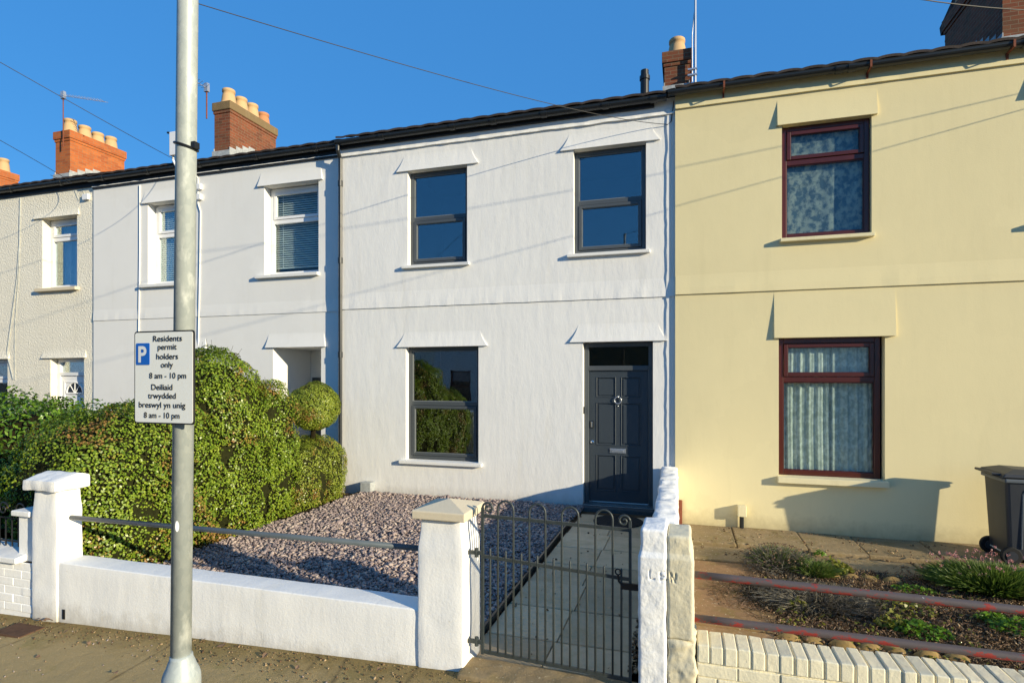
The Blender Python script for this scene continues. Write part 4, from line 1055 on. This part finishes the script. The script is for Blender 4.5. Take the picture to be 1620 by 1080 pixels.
for c in (x1-.10, x1-.32, x1-.54):
    MB().tube([(c+.07*(1-k/34)*math.cos(k*.3), -4.97, zt_+.075+.07*(1-k/34)*math.sin(k*.3)) for k in range(30)], .007, 6).build('scroll', 'black', IP, smooth=True)

# ------------------------------------------------------------------ cream house front garden
tag(MB().box(-.05, 11, -4.88, DY-.05, -1, -.185).build('garden_bed', 'soil'), kind='structure')
tr = MB()
xs_ = [-.05, .62, 1.45, 2.1, 2.9, 3.7, 4.5, 5.4]
for i in range(len(xs_)-1):
    e = .03*math.sin(i*2.4); tr.box(xs_[i]+.004, xs_[i+1]-.004, -.93+e, DY-.004, -.35, -.12+.008*math.sin(i*1.7))
tag(tr.build('terrace', 'oldflag', bevel=.015), kind='structure')
tr = MB()
for i in range(6):
    a = -.05+i*.86; tr.box(a+.004, a+.852, -1.52+.03*math.sin(i*3.1), -.96, -.4, -.168+.008*math.cos(i*2.1))
tag(tr.build('lower_flags', 'oldflag', bevel=.012), kind='structure')
tr = MB(); y = -4.86
while y < -1.60:
    d = .47; tr.box(-.05, .74+.04*math.sin(y*5), y, y+d-.016, -.4, -.168+.014*math.sin(y*3)); y += d
tag(tr.build('garden_path', 'redflag', bevel=.012), kind='structure')
n = 26000
P = np.stack([rng.uniform(.70, 5.0, n), rng.uniform(-3.65, -1.45, n), np.zeros(n)], 1); P[:, 2] = -.175+.03*rng.random(n)+.03*np.array([noise.noise(Vector((x*2, y*2, 7))) for x, y, z in P])
chips('bark_mulch', P, .0068, .40, 'mulch', tilt=.8)
est = None
for row, (ya, xa, xb) in enumerate(((-1.74, 1.12, 2.25), (-3.52, .82, 2.15))):
    x = xa; k = 0
    while x < xb:
        if est is None:
            bm = bmesh.new(); bmesh.ops.create_icosphere(bm, subdivisions=3, radius=1)
            for v in bm.verts:
                q = Vector((v.co.x*.105, v.co.y*.055, max(v.co.z, -.2)*.075)); q *= 1+.12*noise.noise(q*14); v.co = q
            me = bpy.data.meshes.new('edging_stone'); bm.to_mesh(me); bm.free(); est = mesh_obj('edging_stone', me, 'edging', None, True); o = est
        else:
            o = est.copy(); COL.objects.link(o)
        o.location = (x, ya+.02*math.sin(k*2.2), -.182); o.rotation_euler = (.1*math.sin(k*3), .15*math.sin(k*1.9), .2*math.sin(k*2.7)); o.scale = (1, 1, .85+.2*math.sin(k*4.1))
        tag(o, 'rounded ochre edging stone '+('behind the planted bed, by the terrace' if row == 0 else 'in front of the planted bed, by the brick wall'), 'stone', 'edging stones behind the bed' if row == 0 else 'edging stones in front of the bed')
        x += .195; k += 1
def plant(name, label, cat, c, parts):
    t = thing(name, label, cat, (c[0], c[1], -.18))
    for nm, kw in parts: tuft(nm, c, parent=t, **kw)
    return t
def tangle(name, c, rx, ry, h, n, ln, m, parent, wd=.004, zb=-.17, up=.25):
    """dead stems lying over each other"""
    a = rng.uniform(0, 2*np.pi, n); q = np.sqrt(rng.random(n))
    P = np.stack([c[0]+rx*q*np.cos(a), c[1]+ry*q*np.sin(a), zb+h*rng.random(n)*(1.05-q**2)], 1)
    d = rng.normal(size=(n, 3))*np.array([1, 1, .35])+np.array([0, 0, up]); d /= np.linalg.norm(d, axis=1, keepdims=True); L = ln*rng.uniform(.5, 1.4, (n, 1))
    sd = np.cross(d, rng.normal(size=(n, 3))); sd /= np.linalg.norm(sd, axis=1, keepdims=True); sd *= wd/2
    bend = rng.normal(size=(n, 3))*L*.12
    V = np.stack([P-d*L/2-sd, P-d*L/2+sd, P+bend+sd, P+bend-sd, P+d*L/2+sd*.4, P+d*L/2-sd*.4], 1).reshape(-1, 3); i = np.arange(n)[:, None]*6
    return np_mesh(name, V, np.concatenate([i+np.array([[0, 1, 2, 3]]), i+np.array([[3, 2, 4, 5]])], 0), m, parent)
lv = plant('lavender_bush', 'grey twiggy lavender mound at the back of the bed below the upper rail', 'plant', (1.02, -1.55), [('stems', dict(rx=.38, ry=.36, h=.21, n=1300, m='lavender', wd=.007)), ('green_shoots', dict(rx=.36, ry=.34, h=.21, n=900, m='grassblade', wd=.007))])
tuft('green_tuft', (1.34, -1.75), .30, .22, .15, 1100, 'grassblade', lv, .007)
tangle('dead_stems', (1.02, -1.6), .42, .40, .22, 1500, .10, 'lavender', lv)
P = np.stack([rng.uniform(.7, 1.35, 260), rng.uniform(-1.9, -1.2, 260), np.zeros(260)], 1); P[:, 2] = -.17+.25*np.sqrt(np.maximum(.02, 1-((P[:, 0]-1.02)/.42)**2-((P[:, 1]+1.55)/.40)**2))
N = rng.normal(size=P.shape)+np.array([0, -.5, 1]); N /= np.linalg.norm(N, axis=1, keepdims=True)
V, Fq = leaves(P, N, .022, .014); tag(np_mesh('dry_flowers', V, Fq, 'deadleaf', lv), kind='stuff')
l2 = plant('lavender_bush', 'low dark withered lavender spreading between the two red rails', 'plant', (1.20, -2.62), [('stems', dict(rx=.55, ry=.42, h=.12, n=1500, m='lavender', wd=.006))])
tangle('dead_stems', (1.25, -2.55), .72, .52, .13, 3600, .11, 'lavender', l2)
tangle('old_wood', (1.25, -2.55), .75, .52, .10, 1300, .14, 'twig', l2, .006)
dl_ = tangle('bed_litter', (2.6, -2.55), 2.4, 1.2, .05, 14000, .045, 'deadleaf', None, .0045, -.165, .1); tag(dl_, kind='stuff')
dk_ = tangle('bed_twigs', (2.6, -2.6), 2.4, 1.15, .07, 3500, .10, 'twig', None, .004, -.165, .2); tag(dk_, kind='stuff')
n = 900; P = np.stack([rng.uniform(.8, 4.6, n), rng.uniform(-3.6, -1.6, n), np.full(n, -.135)], 1)
kk = np.array([noise.noise(Vector((x*1.7, y*1.7, 2))) for x, y, z in P]) > .02; P = P[kk]; n = len(P)
N = rng.normal(size=(n, 3))*.5+np.array([0, -.1, 1]); N /= np.linalg.norm(N, axis=1, keepdims=True)
V, Fq = leaves(P, N, .035, .024); tag(np_mesh('seedlings', V, Fq, 'yellowweed'), kind='stuff')
n = 900; P = np.stack([rng.uniform(0, 4.2, n), rng.uniform(-1.45, -.12, n), np.full(n, -.115)], 1); P[:, 2] = np.where(P[:, 1] < -.95, -.155, -.113)
kk = np.array([noise.noise(Vector((x*2.2, y*3, 9))) for x, y, z in P]) > .0
chips('terrace_litter', P[kk], .009, .3, 'mulch')
th = thing('thrift_plant', 'green cushion of thrift with pink flower heads near the bin', 'plant', (3.02, -1.72, -.18))
tuft('leaves', (3.02, -1.72), .66, .46, .24, 6500, 'grassblade', th, .009)
_, tips = tuft('flower_stems', (3.02, -1.55), .62, .40, .34, 70, 'lavender', th, .004)
P = np.repeat(tips, 9, 0)+rng.normal(size=(len(tips)*9, 3))*.009; N = rng.normal(size=P.shape); N /= np.linalg.norm(N, axis=1, keepdims=True)
V, Fq = leaves(P, N, .020, .013); tag(np_mesh('flowers', V, Fq, 'pink', th), kind='stuff')
def weed(label, c, r, n, m='weed', h=.10, ln=.05):
    t = thing('weed', label, 'plant', (c[0], c[1], -.18))
    a = rng.uniform(0, 2*np.pi, n); q = np.sqrt(rng.random(n)); P = np.stack([c[0]+r*q*np.cos(a), c[1]+r*.7*q*np.sin(a), -.16+h*rng.random(n)*(1.1-q)+.02], 1)
    N = rng.normal(size=(n, 3))*.45+np.array([0, -.15, 1]); N /= np.linalg.norm(N, axis=1, keepdims=True)
    V, Fq = leaves(P, N, ln, ln*.75); np_mesh('leaves', V, Fq, m, t)
weed('bright green leafy weed in the middle of the bed under the lower rail', gp(1455, 1003, -.17), .24, 240, 'weed', .09, .042)
weed('small bright green weed right of the bed, alone on bare soil', gp(1570, 985, -.17), .13, 110)
weed('leafy green weed cut by the right edge of the photo', gp(1606, 1000, -.17), .20, 200, 'weed', .13)
weed('yellowish weed beside the withered lavender', gp(1412, 995, -.17), .13, 90, 'yellowweed', .15, .045)
weed('spindly yellow green weed against the back row of edging stones', gp(1318, 905, -.17), .20, 140, 'yellowweed', .16, .06)
weed('sparse green weed between the rails in the gritty soil', gp(1448, 938, -.17), .20, 90, 'weed', .06, .04)
weed('patchy yellow green weed below the upper rail', gp(1430, 968, -.17), .28, 130, 'yellowweed', .07, .04)
weed('tiny weed on the terrace slab edge', gp(1296, 874, -.12), .07, 40, 'weed', .07, .04)
weed('yellow leaved seedling among the withered lavender stems', gp(1262, 965, -.17), .10, 50, 'yellowweed', .10, .045)
# the cream painted brick wall and its two rails
CW = thing('brick_wall', 'low cream painted brick wall with a brick on edge coping on the right', 'wall', (2.5, -5, 0))
zt1 = fz(1300, 1045, WF)
bm_ = MB(); x = .066
while x < 4.8:
    j = rng.uniform(-1, 1, 8)*.004; b = x+.067
    bm_.hexa([(x+j[0], WF+j[1], zt1-.105), (b+j[2], WF+j[1], zt1-.105), (b+j[2], WF+.225+j[4], zt1-.105), (x+j[0], WF+.225+j[4], zt1-.105), (x+j[0], WF+j[1]+.003, zt1+j[5]), (b+j[2], WF+j[1]+.003, zt1+j[6]), (b+j[2], WF+.225+j[4], zt1+j[6]), (x+j[0], WF+.225+j[4], zt1+j[5])]); x += .0765
bm_.build('coping', 'creambrick', CW, bevel=.007)
mb = MB(); brickrow(mb, .066, 4.8, WF+.002, WF+.21, zt1-.115-5*.078, 5, .23, .078); mb.box(.064, 4.8, WF+.012, WF+.205, -.3, zt1-.012); mb.build('wall', 'creambrick', CW, bevel=.005)
yR = -4.985
for (pa, pb, q0, q1, lab) in ((1100, 1620, 908.5, 965, 'upper of the two horizontal pipe rails with flaking red paint'), (1100, 1620, 977, 1040, 'lower of the two horizontal pipe rails with flaking red paint')):
    a = Vector((fx(pa, yR), yR, fz(pa, q0, yR))); b = Vector((fx(pb, yR), yR, fz(pb, q1, yR))); d = (b-a)/(b.x-a.x)
    pts = [a+d*t*.25-d*.03 for t in range(17)]
    r = [.0235+.001*noise.noise(Vector((t*2.2, 0, q0))) for t in range(17)]
    tag(MB().tube(pts, r, 14).build('pipe_rail', 'redrail', smooth=True), lab, 'rail', 'red pipe rails on the cream wall')

# ------------------------------------------------------------------ wheeled bin
WB_ = thing('wheelie_bin', 'dark grey wheeled bin standing on the terrace at the right edge', 'bin', (3.75, -.62, -.12))
bx0, bx1, by0, by1, bz0 = 3.47, 4.03, -.90, -.38, -.12
mb = MB().hexa([(bx0+.05, by0+.05, bz0+.04), (bx1-.03, by0+.05, bz0+.04), (bx1-.03, by1-.02, bz0+.04), (bx0+.05, by1-.02, bz0+.04), (bx0, by0, bz0+.96), (bx1, by0, bz0+.96), (bx1, by1, bz0+.96), (bx0, by1, bz0+.96)])
body = mb.build('body', 'bin', WB_, bevel=.035, seg=3)
mb = MB()
for x in (bx0+.16, bx0+.40):
    mb.tube([(x, by0+.012, bz0+.80), (x-.0, by0+.035, bz0+.18)], .010, 6)
mb.tube([(bx0+.16, by0+.012, bz0+.80), (bx0+.18, by0+.006, bz0+.845), (bx0+.38, by0+.006, bz0+.845), (bx0+.40, by0+.012, bz0+.80)], .010, 6)
mb.build('rib', 'binrim', body)
MB().box(bx0-.02, bx1+.03, by0-.025, by1+.025, bz0+.93, bz0+.975).build('rim', 'binrim', WB_, bevel=.012)
lid = MB().add([(bx0-.05, by0-.03, bz0+.985), (bx1+.07, by0-.03, bz0+.985), (bx1+.07, by1+.03, bz0+.985), (bx0-.05, by1+.03, bz0+.985), (bx0-.02, by0-.02, bz0+1.03), (bx1+.02, by0-.02, bz0+1.01), (bx1+.02, by1+.02, bz0+1.01), (bx0-.02, by1+.02, bz0+1.03),
    (bx0+.12, by0+.10, bz0+1.075), (bx1-.12, by0+.10, bz0+1.06), (bx1-.12, by1-.10, bz0+1.06), (bx0+.12, by1-.10, bz0+1.075)],
    [(0, 3, 2, 1), (0, 1, 5, 4), (1, 2, 6, 5), (2, 3, 7, 6), (3, 0, 4, 7), (4, 5, 9, 8), (5, 6, 10, 9), (6, 7, 11, 10), (7, 4, 8, 11), (8, 9, 10, 11)]).build('lid', 'bin', WB_, bevel=.012)
MB().tube([(bx0+.01, by0+.06, bz0+1.0), (bx0-.10, by0+.06, bz0+1.02), (bx0-.10, by1-.06, bz0+1.02), (bx0+.01, by1-.06, bz0+1.0)], .016, 8).build('handle', 'bin', WB_)
for y in (by0+.02, by1-.02):
    whl = MB().lathe((bx0+.055, y-.025, bz0+.10), [(.10, 0), (.102, .012), (.102, .038), (.10, .05)], 24, 1).build('wheel', 'rubber', WB_, bevel=.008)
    MB().lathe((bx0+.055, y-.032, bz0+.10), [(.055, 0), (.06, .064), (.05, .064)], 16, 1).build('hub', 'bin', whl)
MB().tube([(bx0+.055, by0+.04, bz0+.10), (bx0+.055, by1-.04, bz0+.10)], .012, 8).build('axle', 'galv', WB_)

# ------------------------------------------------------------------ steel post and parking sign
ly = -7.13; pr = .0331
pbx, ptx = fx(287, ly), fx(297, ly); zb1 = fz(287, 952, ly); zt0 = fz(297, 0, ly); sl = (ptx-pbx)/(zt0-zb1)
SP = thing('steel_post', 'tall galvanised steel post with a wider base standing in the pavement', 'post', (pbx, ly, -.1))
def pa(z): return (pbx+(z-zb1)*sl, ly, z)
MB().tube([pa(fz(287, 1050, ly)), pa(6.0)], pr, 32).build('shaft', 'galv', SP, smooth=True)
zs_ = fz(287, 1040, ly); zs2 = fz(287, 1068, ly); rb = .0618
MB().lathe((pbx, ly, 0), [(rb, -.3), (rb, zs2-.02), (rb-.001, zs2), (rb-.006, zs2+.018), (rb-.014, zs2+.034), (pr+.009, zs_-.010), (pr+.004, zs_), (pr+.003, zs_+.012)], 32).build('base', 'galv', SP, smooth=True)
sy = ly-pr
th_ = math.atan2((fx(298, ly-.04)-pbx), .045)
mb = MB(); zst = fz(297, 829, ly); q = pa(zst)
mb.add([(q[0]+(pr+.0012)*math.sin(.35+.2*math.cos(k*math.pi/8)), q[1]-(pr+.0012)*math.cos(.35+.2*math.cos(k*math.pi/8)), q[2]+.019*math.sin(k*math.pi/8)) for k in range(16)], [tuple(range(16))])
mb.build('sticker', 'sticker', SP)
for z in (fz(297, 232, ly),):
    q = pa(z); mb = MB().tube([(q[0]+(pr+.003)*math.cos(t*math.pi/12), q[1]+(pr+.003)*math.sin(t*math.pi/12), z+.012*math.cos(t*math.pi/12)*-1) for t in range(25)], .0045, 6, False)
    mb.box(q[0]+pr, q[0]+pr+.016, ly-.012, ly+.010, z-.012, z+.010); mb.build('strap', 'black', SP)
ys = ly-pr-.018
sx0, sx1 = fx(213.5, ys), fx(308, ys); sz0, sz1 = fz(261, 670.5, ys), fz(261, 523, ys); sw, sh = sx1-sx0, sz1-sz0
SG = thing('parking_sign', 'white bilingual residents parking sign with a blue P panel on the steel post', 'sign', ((sx0+sx1)/2, ys, (sz0+sz1)/2))
def rrect(x0, x1, z0, z1, r, y0, y1):
    pts = []
    for cx, cz, a0 in ((x1-r, z1-r, 0), (x0+r, z1-r, 90), (x0+r, z0+r, 180), (x1-r, z0+r, 270)):
        for k in range(7): a = R(a0+k*15); pts.append((cx+r*math.cos(a), cz+r*math.sin(a)))
    n = len(pts); mb = MB()
    mb.add([(p[0], y0, p[1]) for p in pts]+[(p[0], y1, p[1]) for p in pts], [tuple(range(n)), tuple(range(n, 2*n))[::-1]]+[(k, (k+1) % n, n+(k+1) % n, n+k) for k in range(n)]); return mb
rrect(sx0, sx1, sz0, sz1, .011, ys-.002, ys+.002).build('border', 'signletter', SG)
rrect(sx0+.005, sx1-.005, sz0+.005, sz1-.005, .008, ys-.0035, ys-.0022).build('face', 'signwhite', SG)
k5 = sw/513.0; kz5 = sh/790.0
def sgx(x): return sx0+(x-75)*k5
def sgz(x, y): return sz1-(y-130)*kz5+.0
rrect(sgx(96), sgx(214), sgz(0, 418), sgz(0, 232), .004, ys-.0048, ys-.0037).build('blue_panel', 'signblue', SG)
def text(s, cx, base, width, cap, name, m, off=.012, yo=-.0052):
    cu = bpy.data.curves.new('t', 'FONT'); cu.body = s; cu.size = 1; cu.offset = off; cu.extrude = .0; cu.align_x = 'LEFT'; cu.resolution_u = 6
    ob = bpy.data.objects.new('t', cu); COL.objects.link(ob); dg = bpy.context.evaluated_depsgraph_get(); dg.update()
    me = bpy.data.meshes.new_from_object(ob.evaluated_get(dg)); bpy.data.objects.remove(ob)
    co = np.empty(len(me.vertices)*3, np.float32); me.vertices.foreach_get('co', co); co = co.reshape(-1, 3)
    x0, x1 = co[:, 0].min(), co[:, 0].max(); out = np.zeros_like(co)
    out[:, 0] = sgx(cx)+((co[:, 0]-x0)/(x1-x0)-.5)*width*k5; out[:, 2] = sgz(0, base)+co[:, 1]/.73*cap*kz5; out[:, 1] = ys+yo
    me.vertices.foreach_set('co', out.ravel()); me.update()
    o = mesh_obj(name, me, m, SG); return o
for s, cx, b, wd in (("Residents", 370, 220, 247), ("permit", 368, 290, 162), ("holders", 368, 371, 186), ("only", 366, 441, 105), ("8 am - 10 pm", 371, 533, 315), ("Deiliaid", 322, 630, 182),
                     ("trwydded", 322, 703, 240), ("breswyl yn unig", 322, 781, 400), ("8 am - 10 pm", 320, 869, 307)):
    text(s, cx, b, wd, 50, 'lettering', 'signletter')
text("P", 155, 392, 72, 138, 'letter_p', 'signp', .03, -.0062)
MB().box(pbx-.03, pbx+.03, ys+.003, ly-pr+.004, sz0+.05, sz0+.08).box(pbx-.03, pbx+.03, ys+.003, ly-pr+.004, sz1-.08, sz1-.05).build('bracket', 'galv', SG)

# ------------------------------------------------------------------ aerials, antenna panel, wires
def aerial(label, base, top, boom, n, el, mm='alu', r=.014):
    t = thing('tv_aerial', label, 'aerial', base); MB().tube([base, top], r, 8).build('mast', 'rust' if mm == 'alu' else mm, t)
    b0 = Vector(top)+Vector((0, 0, -.03)); b1 = b0+Vector(boom); o = MB().tube([b0-Vector(boom)*.12, b1], .010, 6).build('boom', 'alu', t); d = Vector(boom).normalized(); s = d.cross(Vector((0, 0, 1))).normalized()
    mb = MB()
    for k in range(n):
        p = b0+(b1-b0)*((k+.5)/n); mb.tube([p-s*el/2+Vector((0, 0, .03)), p, p+s*el/2+Vector((0, 0, .03))], .006, 5)
    mb.build('elements', 'alu', t); MB().box(b0.x-.06, b0.x+.06, b0.y-.04, b0.y+.04, b0.z-.10, b0.z+.12).build('reflector', 'alu', t)
ay = 3.45; ax = fx(100, ay)
aerial('small grey aerial on a thin mast by the orange chimney at the left', (ax, ay, fz(100, 233, ay)), (ax, ay, fz(100, 150, ay)), (fx(167, ay-.2)-ax, -.2, fz(167, 162, ay-.2)-fz(100, 152, ay)), 14, .22)
ax = fx(327, 3.4)
aerial('dark aerial on a short mast beside the brown chimney behind the post', (ax, 3.4, fz(327, 188, 3.4)), (ax, 3.4, fz(326, 138, 3.4)), (-.10, -.5, .06), 6, .35, 'rust', .018)
ax = fx(1100, 3.4)
t = thing('aerial_mast', 'tall thin double mast beside the chimney of the cream house', 'aerial', (ax, 3.4, 8))
MB().tube([(ax, 3.4, fz(1100, 137, 3.4)), (ax, 3.4, 11.2)], .024, 8).build('mast', 'alu', t)
x2 = fx(1095, 3.4); MB().tube([(x2, 3.4, fz(1095, 130, 3.4)), (x2, 3.4, fz(1095, 55, 3.4)), (ax-.02, 3.4, fz(1099, 20, 3.4))], .012, 6).build('stay', 'alu', t)
for p in (110, 119): MB().box(fx(1088, 3.4), fx(1103, 3.4), 3.37, 3.43, fz(1095, p+1.2, 3.4), fz(1095, p-1.2, 3.4)).build('bracket', 'alu', t)
wx = fx(275.5, -.05); yy = -.10
t = thing('antenna_panel', 'slim white panel antenna on a curved bracket at the gutter behind the post', 'antenna', (wx, yy, 6.2))
MB().box(fx(271, yy), fx(282, yy), yy-.05, yy+.03, fz(275, 247, yy), fz(275, 210, yy)).build('panel', 'pvc', t, bevel=.01)
MB().tube([(fx(274, yy), yy, fz(274, 247, yy)), (fx(274, yy), yy, fz(274, 254, yy)), (fx(278, yy), yy, fz(278, 262, yy)), (fx(284, yy), AY, fz(284, 268, yy))], .022, 8).build('bracket', 'pvc', t, smooth=True)
MB().tube([(fx(265, yy), yy, fz(265, 210, yy)), (fx(284, yy), yy, fz(284, 213, yy))], .02, 6).build('clip', 'black', t)
def wire(label, pts, r=.005, n=40, grp='overhead telephone wires'):
    a, m, b = [Vector(p) for p in pts]; out = []
    ca = a*2-m*4+b*2; cb = -a*3+m*4-b
    for k in range(n+1):
        s = k/n; out.append(a+cb*s+ca*s*s)
    return tag(MB().tube(out, r, 5).build('telephone_wire', 'wire'), label, 'wire', grp)
def at(px, py, Y): return (fx(px, Y), Y, fz(px, py, Y))
e1 = at(312, 8, -4.43)
wire('thin black wire running from the white house top corner out over the street', [at(1057, 197, -.02), at(690, 117, -2.1), (e1[0]-3.3, e1[1]-3.3, e1[2]+.25)])
wire('thin black wire sloping down to the grey white house behind the post', [at(272, 247, -.1), at(130, 172, -2.4), (-12.0, -6.4, 8.4)])
wire('thin black wire at the left edge sloping to the roughcast house gutter', [at(80, 277, -.05), at(0, 222, -1.8), (-14, -7, 8.6)])
wire('thin black wire crossing the top right corner of the sky', [(8.5, -.1, 6.3), at(1560, 12, -2.2), (-1.5, -5.6, 5.6)])
wire('second thin wire high over the cream house beyond the frame', [(9.5, -.1, 6.5), (4.6, -1.6, 6.25), (-1.0, -3.4, 6.9)])
tag(MB().tube([at(1058, 196, -.015), at(1062, 192, -.012), at(1066, 160, -.012)], .006, 5).build('wall_cable', 'wire'), 'short cable clipped up the corner where the wire meets the white house', 'cable')

# ------------------------------------------------------------------ small things on the ground
mb = MB(); c = gp(978, 824, .012); mb.lathe((c[0], c[1], .004), [(.34, 0), (.34, .012), (.33, .016)], 32)
o = mb.build('doormat', 'mat'); o.scale = (1, 1, 1); tag(o, 'round dark doormat on the path in front of the dark door', 'doormat')
c = gp(30, 1003, -.17); q = zpav(c[0])
mb = MB().box(c[0]-.16, c[0]+.16, c[1]-.10, c[1]+.10, q-.05, q+.012); tag(mb.build('stopcock_cover', 'cover', bevel=.004), 'rusty rectangular iron cover set in the pavement at the left edge', 'cover')
dl = None; spots = [(68, 985, .05), (78, 984, .05), (60, 981, .04), (350, 1022, .05), (357, 1016, .04), (322, 1014, .03), (420, 1040, .04), (182, 1068, .04), (104, 1001, .03), (60, 1040, .03), (240, 1010, .03), (470, 1058, .03), (140, 1020, .03), (600, 1062, .03)]
for k, (px, py, s) in enumerate(spots):
    c = gp(px, py, -.08); z = zpav(c[0])-.012*(-5.1-c[1]); c = gp(px, py, z)
    mb = MB(); nn = 7; V = []
    for i in range(nn):
        t = i/(nn-1); wv = .5*math.sin(math.pi*t)**.7
        for sgn in (-1, 0, 1): V.append(((t-.5)*1.3, sgn*wv, .35*abs(sgn)*wv+.35*math.sin(t*2.6+k)))
    mb.add([(c[0]+s*(x*math.cos(k*1.3)-y*math.sin(k*1.3)), min(c[1]+s*(x*math.sin(k*1.3)+y*math.cos(k*1.3)), WF-.016), z+.012+s*max(h, -.1)) for x, y, h in V], [(i*3+j, i*3+j+1, i*3+j+4, i*3+j+3) for i in range(nn-1) for j in range(2)])
    tag(mb.build('dead_leaf', 'deadleaf'), 'dry curled brown leaf lying on the pavement by the white wall', 'leaf', 'dead leaves on the pavement')
# grit gathered along the foot of the wall
n = 1500; xx = rng.uniform(-9.5, -.3, n); dd_ = np.abs(rng.normal(size=n))*.16
P = np.stack([xx, WF-.02-dd_, np.array([zpav(x) for x in xx])+.004-.012*dd_], 1)
chips('pavement_grit', P, .0045, .5, 'mulch')
n = 420; P = np.stack([rng.uniform(-9, -.4, n), rng.uniform(-7.3, -5.2, n), np.zeros(n)], 1); P[:, 2] = [zpav(x)-.012*(-5.1-y)+.003 for x, y, z in P]; chips('pavement_flecks', P, .0055, .4, 'chips')
n = 500; xx = rng.uniform(-.36, -.27, n)-.02; P = np.stack([xx, rng.uniform(-4.8, -.5, n), np.full(n, .012)], 1); chips('path_litter', P, .013, .4, 'mulch')
n = 60; P = np.stack([rng.uniform(-1.5, -.45, n), rng.uniform(-4.8, -.6, n), np.full(n, .012)], 1); chips('path_grit', P, .007, .4, 'mulch')
